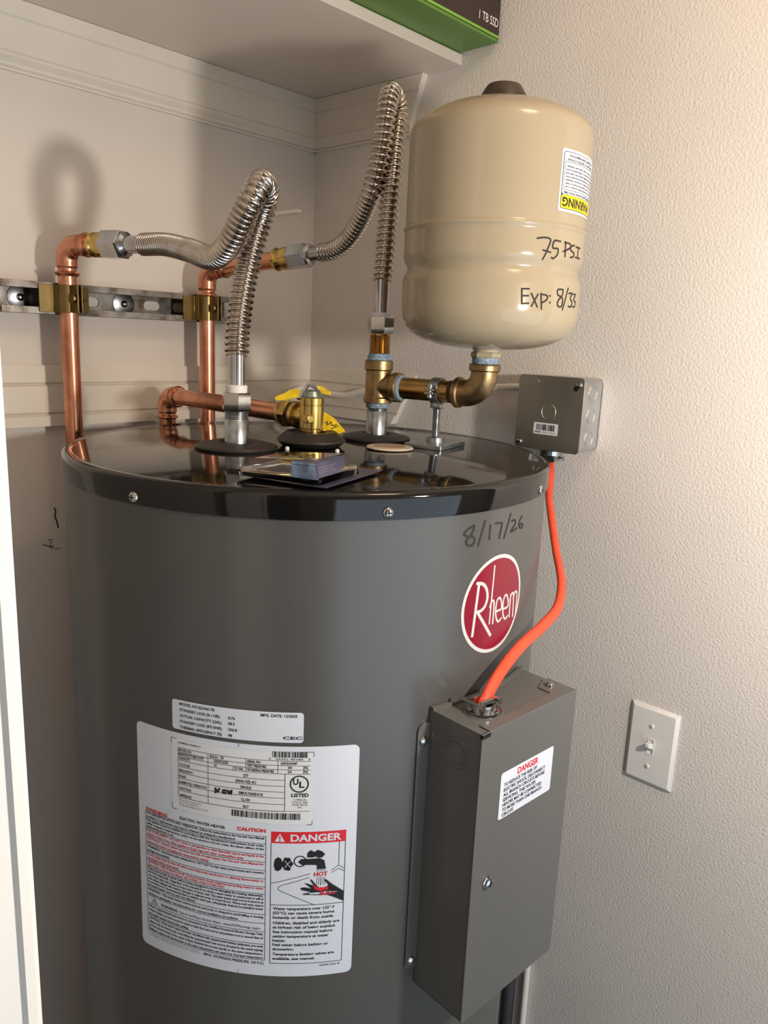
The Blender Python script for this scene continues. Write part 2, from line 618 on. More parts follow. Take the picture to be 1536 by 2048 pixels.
bx = thing('storage_box', 'dark cardboard box with green underside overhanging the shelf', 'box', (-0.16, -0.24, 2.0318))
MB().box(-0.315, -0.006, -0.386, -0.105, 2.0360, 2.130).build('box_body', M_DARKBOX, bx, bevel=0.0012)
MB().box(-0.315, -0.006, -0.386, -0.105, 2.0320, 2.0362).build('box_base', [M_GREEN], bx, bevel=0.0008, label='green bottom panel of the box')
MB().box(-0.312, -0.0075, -0.3866, -0.3855, 2.0368, 2.0400).build('box_stripe', M_GREENL, bx, label='bright green stripe along the lower edge')
pr = Print()
pr.text('1 TB SSD', 0, 0, 10.5, 0, width=44, res=3)
pr.build('box_lettering', plane_map((-0.0545, -0.3861, 2.0495), (1, 0, 0), (0, 0, -1), (0, -1, 0)), [M_WHITEINK], bx)

# ================================================================== water heater
HX, HY, HR, LID = -0.369, -0.418, 0.276, 1.490
wh = thing('water_heater', 'large grey cylindrical water heater with glossy black lid', 'water heater', (HX, HY, 0))
HM = Matrix.Translation((HX, HY, 0))
MB().lathe([(0, 0.0), (0.262, 0.0), (HR, 0.012), (HR, 1.478), (0.25, 1.480)], 256, HM).build('tank_jacket', M_GREY, wh, sharp=30)
lp = [(HR + 0.0004, 1.4662), (HR + 0.0026, 1.4655), (HR + 0.0028, 1.4665)]
for k in range(9):
    a = PI / 2 * k / 8
    lp.append((HR + 0.0028 - 0.0065 + 0.0065 * math.cos(a), LID - 0.0060 + 0.0065 * math.sin(a)))
lp += [(0.2695, LID + 0.0004), (0.2675, LID - 0.0002), (0.2660, LID), (0.0, LID)]
MB().lathe(lp, 256, HM).build('lid', M_LID, wh, sharp=35)
for th in (-214, -166.7, -118.3, -73.3, -27):
    a = math.radians(th)
    d = (math.cos(a), math.sin(a), 0)
    F = frame((HX + (HR + 0.0026) * d[0], HY + (HR + 0.0026) * d[1], 1.4722), d)
    s = MB().solid([(0.0052, 0), (0.0052, 0.0008), (0.0042, 0.0022), (0.0022, 0.0030)], 18, F)
    s.box(-0.0026, 0.0026, -0.0005, 0.0005, 0.0029, 0.0032, F, 1).box(-0.0005, 0.0005, -0.0026, 0.0026, 0.0029, 0.0032, F, 1)
    s.build('lid_screw', [M_STEEL, M_HOLE], wh)

for x, y in ((-0.3720, -0.4640), (-0.4090, -0.4190)):
    MB().solid([(0.0026, 0), (0.0025, 0.0024), (0.0015, 0.0034)], 14, Matrix.Translation((x, y, LID))).build('lid_stud', M_SWITCH, wh)

# round red maker's badge
RHEEM = [[(-29.7, 1393.7), (-34.4, 1340.2)], [(-32.3, 1394.5), (-23.7, 1392.3), (-17.6, 1385.5), (-15.6, 1376.6), (-18.5, 1368.8), (-24.2, 1365.2), (-29.7, 1364.8)], [(-28.4, 1363.6), (-5.6, 1334.8)], [(-7.4, 1408.6), (-9.6, 1347.9)], [(-10.2, 1365.9), (-8.6, 1371.6), (-4.9, 1371.0), (-3.7, 1364.3), (-3.8, 1347.7)], [(0.8, 1359.0), (10.1, 1360.1), (7.9, 1369.7), (3.6, 1372.5), (0.4, 1368.3), (0.0, 1358.5), (2.3, 1350.6), (6.5, 1347.0), (11.0, 1349.4)], [(13.7, 1358.4), (22.8, 1359.5), (20.3, 1369.9), (16.1, 1372.7), (13.1, 1368.5), (12.8, 1358.6), (15.0, 1350.5), (19.1, 1346.6), (23.8, 1348.6)], [(26.8, 1371.4), (27.4, 1346.0)], [(25.9, 1364.7), (28.4, 1370.8), (32.3, 1370.7), (34.0, 1364.0), (35.1, 1345.2)], [(33.7, 1364.1), (35.7, 1370.9), (40.0, 1370.4), (41.9, 1364.5), (41.4, 1345.4)]]
pr = Print()
pr.disc(-0.5, 1367.4 - 1367.4, 50.5, 0, 0)
pr.disc(-0.5, 0, 46.8, 1, 1)
for i, st in enumerate(RHEEM):
    w = 3.4 if i in (0, 1, 2) else (2.1 if i == 3 else 2.4)
    pr.stroke([(u, 1367.4 - z) for u, z in st], w, 0, 2, smooth=len(st) > 3, round_=len(st) > 2)
pr.build('maker_badge', cyl_map(HX, HY, HR, math.radians(-90), 1.3674), [M_PALE, M_CRIM], wh, label='round crimson badge with white lettering')

DATE = [[(-41.9, 1452.6), (-48.6, 1450.5), (-54.0, 1446.1), (-49.4, 1443.3), (-41.7, 1441.8), (-39.7, 1437.0), (-44.0, 1433.6), (-49.4, 1435.4), (-50.5, 1439.5), (-45.7, 1443.4), (-42.3, 1448.7), (-41.9, 1452.6)], [(-27.0, 1455.3), (-34.4, 1432.3)], [(-18.7, 1450.3), (-18.9, 1436.4)], [(-10.6, 1450.9), (-0.5, 1450.1), (-0.5, 1446.5), (-3.0, 1435.1)], [(14.8, 1457.2), (5.3, 1433.8)], [(17.9, 1449.1), (23.5, 1449.4), (25.3, 1445.5), (17.7, 1438.3), (29.5, 1440.0)], [(39.4, 1451.0), (34.8, 1447.0), (33.9, 1441.6), (39.1, 1438.3), (43.4, 1440.6), (39.5, 1443.1), (34.9, 1441.7)]]
pr = Print()
for i, st in enumerate(DATE):
    pr.stroke([(u, -z) for u, z in st], 2.3 if i < 2 else 1.9, 0, 1, smooth=True)
pr.build('handwritten_date', cyl_map(HX, HY, HR, math.radians(-90), 0.0), [M_MARK], wh, label='date handwritten in black marker')

# small energy label
K, W, R_, W2 = 0, 1, 2, 3      # material slots: black, white, red, cream
INK = [M_BLACK, M_PAPER, M_RED, M_PAPER2]
pr = Print()
pr.rrect(0, 0, 126.7, 30, 3, W, 0)
for s, v, wd in (('MODEL NO.ELD66-TB', 5.0, 36), ('STANDBY LOSS (% / HR)', 10.8, 41), ('ACTUAL CAPACITY (GAL)', 16.6, 43), ('STANDBY LOSS (BTU/HR)', 22.4, 43), ('THERMAL EFFICIENCY (%)', 28.2, 43)):
    pr.text(s, 8.2, v, 2.6, K, width=wd, res=2, bold=0.026)
for s, v in (('0.76', 10.8), ('58.5', 16.4), ('256.8', 22.3), ('98', 28.2)):
    pr.text(s, 57.3, v, 2.6, K, res=2, bold=0.026)
pr.text('MFG. DATE: 12/2025', 87.6, 4.8, 2.6, K, width=33.4, res=2, bold=0.026)
pr.text('CEC', 108, 26.6, 2.8, K, width=18, res=2, bold=0.03)
pr.build('energy_label', cyl_map(HX, HY, HR, math.radians(-158.9), 1.620 - 0.334), INK, wh, label='small white label with model and standby loss figures', base=0.0006)

# large rating and warning label
pr = Print()
pr.rrect(0, 0, 224, 248.5, 6, W, 0)
pr.rrect(43.5, 5.8, 181, 80, 0.8, W2, 1)
for (a, b, c) in (((43, 12), (43, 5.9), (49, 5.9)), ((43, 74), (43, 80.4), (48, 80.4)), ((176, 80.4), (181.2, 80.4), (181.2, 76)), ((175, 5.4), (181.4, 5.4), (181.4, 10))):
    pr.stroke([a, b, c], 0.45, K, 2, round_=False)
pr.stroke([(112.2, 0.3), (112.2, 3.2)], 0.5, K, 2, round_=False)
pr.stroke([(112.0, 244), (112.0, 248)], 0.4, K, 2, round_=False)
pr.text('ASSEMBLED IN MEXICO', 50.6, 10.2, 1.5, K, width=24.4, layer=2, bold=0.02)
rows = [('MODEL NO.', 'ELD66 - TB'), ('MANUFACTURE DATE', '02DEC2025'), ('CAPACITY', '66'), ('VOLTAGE', '277'), ('FREQUENCY', '(50/60 HZ) AC'), ('PHASE', 'SINGLE'), ('ELEMENT(S) OPERATION', 'SIMULTANEOUS'), ('WATTAGE', '12,100'), ('AMPERAGE', '43.7')]
v = 14.6
ys = [14.6, 19.2, 23.4, 27.7, 34.2, 40.4, 46.4, 52.6, 59.2, 66.4]
for i, (a, b) in enumerate(rows):
    hh = 2.5
    base = ys[i + 1] - 1.1
    pr.text(a, 51.3, base if i > 2 else base, hh, K, layer=2, condense=0.72, bold=0.030)
    if i < 3:
        pr.text(b, 84 if i == 0 else 88, base, hh, K, layer=2, condense=0.78, bold=0.030)
    else:
        pr.text(b, 112 if i == 6 else 119, base, hh + 0.3, K, layer=2, condense=0.78, bold=0.030, align='L' if i == 6 else 'C')
    full = 155.4 if i >= 2 else 179
    pr.stroke([(50.6, ys[i]), (179, ys[i])] if i < 4 else [(50.6, ys[i]), (155.4, ys[i])], 0.42, K, 2, round_=False)
pr.stroke([(50.6, 66.4), (155.4, 66.4)], 0.5, K, 2, round_=False)
pr.stroke([(155.4, 66.0), (179, 66.0)], 0.35, K, 2, round_=False)
pr.stroke([(50.6, 14.6), (50.6, 66.4)], 0.45, K, 2, round_=False)
pr.stroke([(82.1, 14.6), (82.1, 66.4)], 0.45, K, 2, round_=False)
pr.stroke([(119, 14.6), (119, 27.7)], 0.4, K, 2, round_=False)
pr.stroke([(148.7, 14.6), (148.7, 27.7)], 0.4, K, 2, round_=False)
pr.stroke([(172.4, 19.2), (172.4, 27.7)], 0.4, K, 2, round_=False)
pr.stroke([(107.0, 23.4), (107.0, 27.7)], 0.4, K, 2, round_=False)
pr.stroke([(155.4, 27.7), (155.4, 66.4)], 0.5, K, 2, round_=False)
for s, u, vv in (('US GAL', 108, 26.6), ('SERIAL NO.', 120, 18.1), ('TEST PRESSURE', 120, 22.4), ('WORKING PRESSURE', 120, 26.7), ('Q492520340P', 151, 18.1), ('300', 158, 22.4), ('150', 158, 26.7), ('PSI.', 173, 22.4), ('PSI.', 173, 26.7)):
    pr.text(s, u, vv, 2.5, K, layer=2, condense=0.72, bold=0.030)
pr.barcode(143.5, 5.0, 175.7, 11.0, K, 2, seed=3, unit=0.42)
pr.text('0   20352 45086   5', 140, 13.6, 1.9, K, width=38.5, layer=2, bold=0.01)
pr.barcode(105.4, 68.4, 170.1, 75.0, K, 2, seed=11, unit=0.5)
pr.ring(168.6, 37.8, 8.2, 1.3, K, 2)
pr.text('U', 162.8, 38.4, 6.0, K, width=5.0, layer=2, bold=0.03, res=2)
pr.text('L', 168.6, 41.4, 6.0, K, width=4.8, layer=2, bold=0.03, res=2)
pr.text('LISTED', 161.4, 51.0, 3.4, K, width=16.2, layer=2, bold=0.035, res=2)
for i, s in enumerate(('COMMERCIAL', 'STORAGE TANK', 'WATER HEATER', '5802')):
    pr.text(s, 169.4, 55.0 + 2.6 * i, 1.7, K, layer=2, align='C', condense=0.8)
for i, s in enumerate(('Rheem Sales Company, Inc.', 'Water Heating Division', 'Montgomery, Alabama 36117 USA')):
    pr.text(s, 51, 69.8 + 2.7 * i, 1.5, K, layer=2)
for q in (((89.5, 53.5), (89.5, 48.8), (92.0, 52.6), (93.5, 48.6)), ((97, 52.6), (97, 49.6), (99.5, 49.4), (99.5, 52.6), (97, 52.6)), ((101.5, 49), (102.5, 52.6), (104, 49.6), (105, 52.6), (105.6, 48.8))):
    pr.stroke(q, 1.7, K, 3)
# warnings column
pr.text('WARNING', 9, 93.0, 3.1, R_, width=27.5, bold=0.05, layer=1, res=2)
pr.text('ELECTRIC WATER HEATER', 51, 90.6, 2.9, K, width=48, bold=0.026, layer=1, res=2)
pr.text('CAUTION', 110.5, 89.6, 3.4, R_, width=27.6, bold=0.05, layer=1, res=2)
hl = [93.9, 102, 113.2, 121.4, 130.4, 139.6, 148.4, 156.2, 179, 189, 198.4, 212.4, 230.5]
for q in hl:
    pr.stroke([(8.8, q), (138.3, q)], 0.5, K, 1, round_=False)
for q in (8.8, 138.3):
    pr.stroke([(q, hl[0]), (q, hl[-1])], 0.5, K, 1, round_=False)
body = [
    (K, ['FOR SAFE INSTALLATION AND OPERATION - Follow the instructions in the Use and Care Manual', 'provided. A replacement copy may be obtained by writing the manufacturer.']),
    (K, ["This appliance must be installed in accordance with the manufacturer's instructions, local codes,", 'utility company requirements, and/or in the absence of local codes, the latest edition of the', 'National Electrical Code.']),
    (R_, ['FOR YOUR SAFETY - DO NOT store or use gasoline or other flammable vapors and liquids in the', 'vicinity of this or any other appliance. Keep rags and other combustibles away.']),
    (R_, ['CAUTION - Hotter water increases the risk of scald injury. See Use and Care Manual for', 'instructions before changing the temperature setting.']),
    (K, ['WARNING - Any thermostat setting above 125\u00b0F (52\u00b0C) may cause severe burns and consume', 'energy unnecessarily.']),
    (R_, ['Power supply must be shut off before removing access panels prior to adjusting thermostat(s) or', 'servicing heating element(s).']),
    (R_, ['CAUTION - Risk of electric shock. Connect branch circuit equipment grounding means to water', 'heater. Refer to Use and Care Manual. USE COPPER CONDUCTORS ONLY.']),
    (K, ['Tank must be full of water before being energized to avoid damaging the heating element(s).', 'NOTICE: LEAKAGE - Regardless of the material from which a water heater is constructed, it will at', 'some future date, due to the corrosive action of water, leak. This water heater must not be located in an', 'area where leakage will result in damage to adjacent area or lower floors. When such area cannot', 'be avoided, it is recommended that a suitable catch pan, adequately drained, be installed under', 'the water heater. See Use and Care Manual.']),
    (K, ['WARNING - This water heater must be braced, anchored, or strapped to avoid falling or moving', 'during an earthquake. See instructions for correct installation procedures.']),
    (K, []),
    (K, ['When a supplemental heat source is connected to the Certified Household Electric Storage Tank', 'Water Heater, provision must be made to limit the heat source temperature not to exceed that of', 'the water heater thermostat setting.']),
    (K, ['CAUTION - If the water heater has been retrofitted with supplemental heating equipment, you must', 'adjust both the thermostat controlling the supplemental heat source (located in the water piping)', 'and the thermostat in the water heater (behind the access panel) to the same temperature.', 'Failing to adjust both thermostats to the same temperature can cause loss of proper temperature']),
]
for i, (m, L) in enumerate(body):
    if not L:
        continue
    n = len(L)
    step = (hl[i + 1] - hl[i] - 0.6) / n
    for j, s in enumerate(L):
        wd = 126.5 if len(s) > 82 else len(s) * 1.36
        pr.text(s, 10.2, hl[i] + step * (j + 1) - 0.7, min(2.35, step * 0.62), m, width=wd, bold=0.034, layer=1)
pr.poly([(14, 196.8), (22, 196.8), (18, 190.4)], K, 1)
pr.poly([(15.2, 196.1), (20.8, 196.1), (18, 191.6)], W, 2)
pr.text('!', 17.5, 195.7, 3.0, K, layer=3, bold=0.03)
pr.text('WARNING:', 26, 196.0, 3.0, K, width=21, bold=0.03, layer=1, res=2)
pr.text('Cancer and Reproductive Harm - www.P65Warnings.ca.gov.', 48.5, 196.0, 2.9, K, width=86, bold=0.008, layer=1)
pr.text('MAX. WORKING PRESSURE 150 P.S.I.', 138, 235.6, 3.0, K, width=62, bold=0.02, layer=1, align='R', res=2)
for i, s in enumerate(('This water heater complies with all applicable standards of the listing agency', 'and is suitable for water (potable) heating and space heating only')):
    pr.text(s, 9.5, 233.6 + 2.1 * i, 1.2, K, width=62, layer=1)
# danger panel
pr.rrect(143.3, 88, 214, 100.2, 0, R_, 1)
for a in range(0):
    pass
pr.stroke([(143.3, 100.2), (143.3, 233.5), (213.6, 233.5), (213.6, 100.2)], 0.6, K, 1, round_=False)
pr.stroke([(143.3, 167.4), (213.6, 167.4)], 0.6, K, 1, round_=False)
pr.poly([(146.6, 98.4), (156.4, 98.4), (151.5, 89.8)], W, 2)
pr.text('!', 150.8, 97.6, 5.0, R_, layer=3, bold=0.03)
pr.text('DANGER', 161.5, 97.8, 7.0, W, width=48, layer=2, bold=0.03, res=3)
knobA = [(149.9, 115.1), (147.1, 117.7), (146.2, 123.4), (147.3, 129.0), (150.1, 130.2), (152.9, 128.3), (154.3, 124.7), (156.5, 128.7), (161.5, 129.4), (162.8, 124.5), (164.9, 122.1), (162.7, 118.9), (161.3, 115.6), (156.3, 115.3), (154.3, 120.6), (152.8, 116.3)]
spout = [(171.9, 116.8), (181.8, 116.8), (189.6, 116.4), (193.9, 119.1), (195.6, 128.2), (187.0, 128.4), (186.9, 123.9), (181.9, 123.3), (172.7, 123.3), (169.1, 120.0)]
knobB = [(180.9, 107.4), (177.7, 110.2), (177.5, 115.0), (182.5, 115.5), (185.3, 114.5), (188.1, 116.0), (191.7, 115.7), (194.5, 112.4), (191.5, 109.2), (187.2, 107.4), (184.4, 109.6)]
hand = [(171.8, 148.3), (175.3, 147.6), (182.5, 149.5), (176.7, 144.3), (175.2, 143.0), (178.1, 143.5), (184.6, 146.3), (180.6, 139.5), (182.3, 139.3), (187.4, 146.5), (191.1, 150.1), (196.9, 148.9), (198.2, 145.7), (193.8, 140.4), (195.9, 139.7), (202.6, 146.1), (213.3, 154.6), (213.3, 165.6), (204.4, 160.5), (197.1, 157.2), (185.5, 156.6), (174.1, 155.8), (174.7, 154.5), (182.6, 153.6), (172.5, 150.5)]
red = [(183.8, 145.0), (188.2, 148.2), (194.0, 148.6), (197.5, 147.3), (198.4, 150.7), (191.2, 152.5), (185.4, 150.0)]
for q in (knobA, spout, knobB):
    pr.poly(q, K, 2)
pr.stroke([(156.6, 118.5), (159, 122), (156.8, 126)], 0.5, W, 3)
pr.stroke([(162, 119), (159, 122), (162, 126)], 0.5, W, 3)
pr.ring(170.9, 119.4, 5.6, 1.1, K, 1, 20)
pr.poly(hand, K, 2)
pr.poly(red, R_, 3)
pr.text('HOT', 184.5, 136.0, 4.5, R_, width=12.8, layer=3, bold=0.02, res=2)
pr.text('BURN', 190.6, 157.0, 3.9, R_, width=14, layer=3, bold=0.02, res=2)
for k in range(6):
    u = 187.2 + 1.5 * k
    pr.stroke([(u, 128.6), (u + 0.2, 131)], 0.35, K, 1, round_=False)
    pr.stroke([(u, 137.4), (u + 0.4 * (k % 3 - 1), 146)], 0.4, K, 1, round_=False)
for q in ([(207.7, 100.2), (207.8, 125.3)], [(200.7, 130.8), (207.8, 125.7), (213.4, 129.8)], [(143.6, 143.9), (180.7, 133.0)], [(180.1, 137.1), (153.2, 145.9), (150.4, 148.5), (151.1, 151.0), (184.3, 167)], [(201.0, 133.2), (207.9, 129.1), (213.1, 132.7)]):
    pr.stroke(q, 0.55, K, 1, round_=False)
for s, vv, wd in (('Water temperature over 125\u00b0 F', 172.8, 59.2), ('(52\u00b0C) can cause severe burns', 177.6, 59.2), ('instantly or death from scalds.', 182.6, 59), ('Children, disabled and elderly are', 188.7, 64.5), ('at highest risk of being scalded.', 193.7, 61), ('See instruction manual before', 198.8, 58), ('setting temperature at water', 203.8, 54.5), ('heater.', 208.6, 13), ('Feel water before bathing or', 213.4, 54), ('showering.', 218.4, 21), ('Temperature limiting valves are', 224.2, 60), ('available, see manual.', 229.2, 41.5)):
    pr.text(s, 145.8, vv, 2.75, K, width=wd, bold=0.03, layer=1, res=2)
pr.text('AX5081-2 Rev 05', 212, 237.6, 1.9, K, layer=1, align='R', bold=0.02)
pr.build('rating_label', cyl_map(HX, HY, HR, math.radians(-168.2), 1.620 - 0.368), INK, wh, label='large white rating plate and warning label')

# ---- wiring enclosure on the front of the heater
SX = Vector((math.cos(math.radians(-4)), math.sin(math.radians(-4)), 0))
SO = Vector((math.cos(math.radians(-94)), math.sin(math.radians(-94)), 0))
BP = Vector((-0.45465, -0.74767, 0.0))
BW, BZ0, BZ1 = 0.147, 0.968, 1.2765
BM = Matrix(((SX.x, -SO.x, 0, BP.x), (SX.y, -SO.y, 0, BP.y), (0, 0, 1, 0), (0, 0, 0, 1)))   # x right, y back to heater


def back(al):
    k = 0.03
    while k < 0.12:
        q = BM @ Vector((al, k, 0))
        if math.hypot(q.x - HX, q.y - HY) < HR + 0.0008:
            return k
        k += 0.0002
    return 0.07


arc = [(BW * (1 - k / 14), back(BW * (1 - k / 14))) for k in range(15)]
enc = MB()
enc.prism([(0, 0.0012), (BW, 0.0012)] + arc, BZ1 - 0.0012, BZ1, M=BM)
enc.prism([(0, 0.0012), (BW, 0.0012)] + arc, BZ0, BZ0 + 0.0012, M=BM)
enc.box(0, 0.0012, 0.0006, back(0), BZ0, BZ1 - 0.0012, BM)
enc.box(BW - 0.0012, BW, 0.0006, back(BW), BZ0, BZ1 - 0.0012, BM)
eo = enc.build('wiring_box', M_GREYBOX, wh, label='grey sheet metal wiring enclosure on the heater front')
cov = MB()
cov.box(-0.0012, BW + 0.0012, -0.0012, 0.0, BZ0 - 0.0012, BZ1 + 0.0012, BM)
cov.prism([(0.010, -0.0012), (BW + 0.0012, -0.0012), (BW + 0.0012, 0.034), (BW - 0.006, 0.036), (BW - 0.026, 0.028), (BW - 0.026, 0.0125), (0.010, 0.0125)], BZ1 + 0.0002, BZ1 + 0.0014, M=BM)
cov.build('front_cover', M_GREYBOX, eo, bevel=0.0006)
MB().box(-0.0015, 0.010, -0.0016, 0.0015, BZ1 - 0.0035, BZ1 + 0.0004, BM).build('corner_slot', M_HOLE, eo)
# rolled flange against the jacket along the top
MB().plate([(p[0], p[1] - 0.003) for p in arc], 0.004, BZ1 - 0.0005, BZ1 + 0.003, BM).build('top_flange', M_GREYBOX, eo)


def flange(al, sgn, name):
    q = BM @ Vector((al, back(al), 0))
    th0 = math.atan2(q.y - HY, q.x - HX)
    mp = cyl_map(HX, HY, HR, th0, 0)
    mb = MB()
    n = 8
    W_ = 0.0125
    zt, zb = BZ1 - 0.013, BZ0 + 0.020
    top, rows_ = [], []
    vs, fs = [], []
    for k in range(n + 1):
        t = k / n
        u = sgn * W_ * t
        x = max(0, t * W_ - (W_ - 0.008))
        d = 0.008 - math.sqrt(max(0, 0.008 ** 2 - x * x))
        for off in (0.0004, 0.0020):
            vs += [mp(u, -(zt - d), off), mp(u, -(zb + d * 0.5), off)]
        if k:
            a, b = 4 * (k - 1), 4 * k
            fs += [(a + 2, a + 3, b + 3, b + 2), (a, b, b + 1, a + 1), (a, a + 2, b + 2, b), (a + 1, b + 1, b + 3, a + 3)]
    e = 4 * n
    fs.append((e, e + 2, e + 3, e + 1))
    mb.add(vs, fs)
    mb.build(name, M_GREYBOX, eo)
    for z in (zt - 0.018, zb + 0.010):
        p = mp(sgn * 0.0062, -z, 0.002)
        d = Vector((p.x - HX, p.y - HY, 0)).normalized()
        F = frame(p, d)
        MB().solid([(0.0040, 0), (0.0046, 0.0007), (0.0040, 0.0022), (0.002, 0.0032)], 16, F).build('flange_screw', M_STEEL, eo)


flange(0.0, -1, 'side_flange')
flange(BW, 1, 'side_flange')
F = BM @ frame((0.0216, -0.0012, 1.116), (0, -1, 0))
s = MB().solid([(0.0062, 0), (0.0062, 0.0012), (0.0050, 0.0018), (0.0050, 0.0040), (0.0034, 0.0050)], 18, F)
s.box(-0.003, 0.003, -0.0005, 0.0005, 0.0048, 0.0052, F, 1).box(-0.0005, 0.0005, -0.003, 0.003, 0.0048, 0.0052, F, 1)
s.build('cover_screw', [M_STEEL, M_HOLE], eo)
F = BM @ frame((BW - 0.0135, 0.022, BZ1 + 0.0014), (0, 0, 1))
MB().solid([(0.0050, 0), (0.0050, 0.001), (0.0038, 0.0030), (0.002, 0.0036)], 18, F).build('cover_screw', M_STEEL, eo)
# knockout rings on the left side
F = BM @ frame((0.0, 0.0295, 1.246), (-1, 0, 0))
ko = MB()
for rr in (0.0155, 0.0105):
    ko.lathe([(rr - 0.0007, 0), (rr - 0.0004, 0.0007), (rr + 0.0004, 0.0007), (rr + 0.0007, 0)], 40, F)
ko.build('knockout', M_GREYBOX, eo)
pr = Print()
pr.rrect(0, 0, 84, 49.5, 3, 1, 0)
pr.text('DANGER', 42, 9.5, 6.4, 2, width=33, align='C', bold=0.03, res=3)
for i, (s, wd) in enumerate((('TO REDUCE THE RISK OF', 52), ('ELECTRIC SHOCK, DISCONNECT', 66), ('ALL BRANCH CIRCUITS BEFORE', 66), ('SERVICING, THIS WATER', 52), ('HEATER MAY BE CONNECTED', 62), ('TO MORE THAN ONE BRANCH', 63), ('CIRCUIT.', 19))):
    pr.text(s, 5.5, 15.6 + 5.35 * i, 3.5, 0, width=wd, bold=0.026, res=2)
pr.build('danger_label', lambda u, v, off: BM @ Vector((0.031 + u, -0.0012 - off, 1.2272 - v)), [M_BLACK, M_PAPER, M_RED], eo, label='white danger sticker with red heading')
# cable clamp on top of the enclosure
CX, CY = 0.0372, 0.0314
F = BM @ frame((CX, CY, BZ1), (0, 0, 1))
MB().lathe([(0.0200, 0), (0.0196, 0.0010), (0.0188, 0.0012), (0.0180, 0.0002)], 40, F).build('knockout', M_GREYBOX, eo)
cl = MB().lathe([(0.0165, 0.0), (0.0165, 0.003), (0.0125, 0.0035), (0.0120, 0.009), (0.0105, 0.009), (0.010, 0.001)], 28, F)
for sy in (-1, 1):
    G = BM @ frame((CX - 0.014, CY + sy * 0.0068, BZ1 + 0.0105), (1, 0, 0))
    cl.box(CX - 0.0115, CX + 0.0115, CY + sy * 0.0068 - 0.0016, CY + sy * 0.0068 + 0.0016, BZ1 + 0.0075, BZ1 + 0.0140, BM)
for sx in (-1, 1):
    G = BM @ frame((CX + sx * 0.0125, CY - 0.011, BZ1 + 0.0107), (0, 1, 0))
    cl.solid([(0.0034, 0), (0.0034, 0.003), (0.0017, 0.003), (0.0017, 0.030 if sx < 0 else 0.022)], 12, G)
cl.build('cable_clamp', M_STEEL, eo, label='bright zinc cable clamp')

# ================================================================== on the lid
HOT = Vector((-0.452, -0.3804, LID))
COLD = Vector((-0.2432, -0.4036, LID))
TP = Vector((-0.3651, -0.4112, LID))


def grommet(p, prof, label):
    o = MB().lathe(prof, 56, Matrix.Translation(p)).build('rubber_grommet', M_RUBBER, loc=p, sharp=30)
    tag(o, label, 'grommet', 'rubber grommets on the heater lid')


low = [(0.0175, 0.0002), (0.0175, 0.0045), (0.021, 0.0075), (0.0290, 0.0080), (0.0455, 0.0042), (0.0472, 0.0022), (0.0465, 0.0002), (0.0175, 0.0002)]
grommet(HOT, low, 'flat black rubber grommet around the left steel nipple')
grommet(COLD, [(r * 0.95, z) for r, z in low], 'flat black rubber grommet under the bronze tee')
grommet(TP, [(0.0160, 0.0002), (0.0160, 0.014), (0.0180, 0.0175), (0.0300, 0.0180), (0.0405, 0.0090), (0.0412, 0.0070), (0.0350, 0.0012), (0.032, 0.0002), (0.0160, 0.0002)], 'thick black rubber collar beneath the brass relief valve')


def nipple(p, z1, label, threads):
    prof = [(0, 0.0003), (0.0137, 0.0003)]
    L = z1 - LID
    zt = L - threads
    prof.append((0.0137, zt))
    n = max(1, int(threads / 0.0018))
    for k in range(n):
        prof += [(0.0126, zt + threads * (k + 0.5) / n), (0.0135, zt + threads * (k + 1) / n)]
    prof.append((0, L))
    o = MB().lathe(prof, 40, Matrix.Translation(p)).build('steel_nipple', M_ZINC, loc=p, sharp=50)
    tag(o, label, 'pipe nipple', 'steel nipples on the heater lid')


nipple(HOT, 1.5330, 'galvanised steel nipple under the left flexible connector', 0.010)
nipple(COLD, 1.5325, 'galvanised steel nipple below the bronze tee', 0.006)

# loose cream plug disc on the lid
P = Vector((-0.298, -0.4785, LID))
d = thing('plug_disc', 'flat cream plastic disc lying on the black lid', 'disc', P)
MB().solid([(0.0265, 0.0004), (0.0285, 0.0016), (0.0278, 0.0030), (0.0225, 0.0034)], 48, Matrix.Translation(P)).build('disc_rim', M_CREAM, d)
MB().solid([(0.020, 0.0033), (0.0195, 0.0038), (0.012, 0.0040)], 40, Matrix.Translation(P)).build('disc_centre', M_TANW, d)

# ------------------------------------------------------------------ copper lines
CR = 0.0118


def bead_radius(base, s, beads):
    r = base
    for c, w, h in beads:
        x = abs(s - c) / w
        if x < 1:
            r = max(r, base + h * math.sqrt(1 - x * x))
    return r


def run(path, base, beads, seg=24):
    """tube along a path; beads = (distance, half-length, height)"""
    P = spline(path, 0.0015) if len(path) > 2 else [Vector(path[0]) + (Vector(path[1]) - Vector(path[0])) * (k / 60) for k in range(61)]
    s = 0
    R = []
    for i, p in enumerate(P):
        if i:
            s += (p - P[i - 1]).length
        R.append(bead_radius(base, s, beads))
    return MB().tube(P, R, seg)


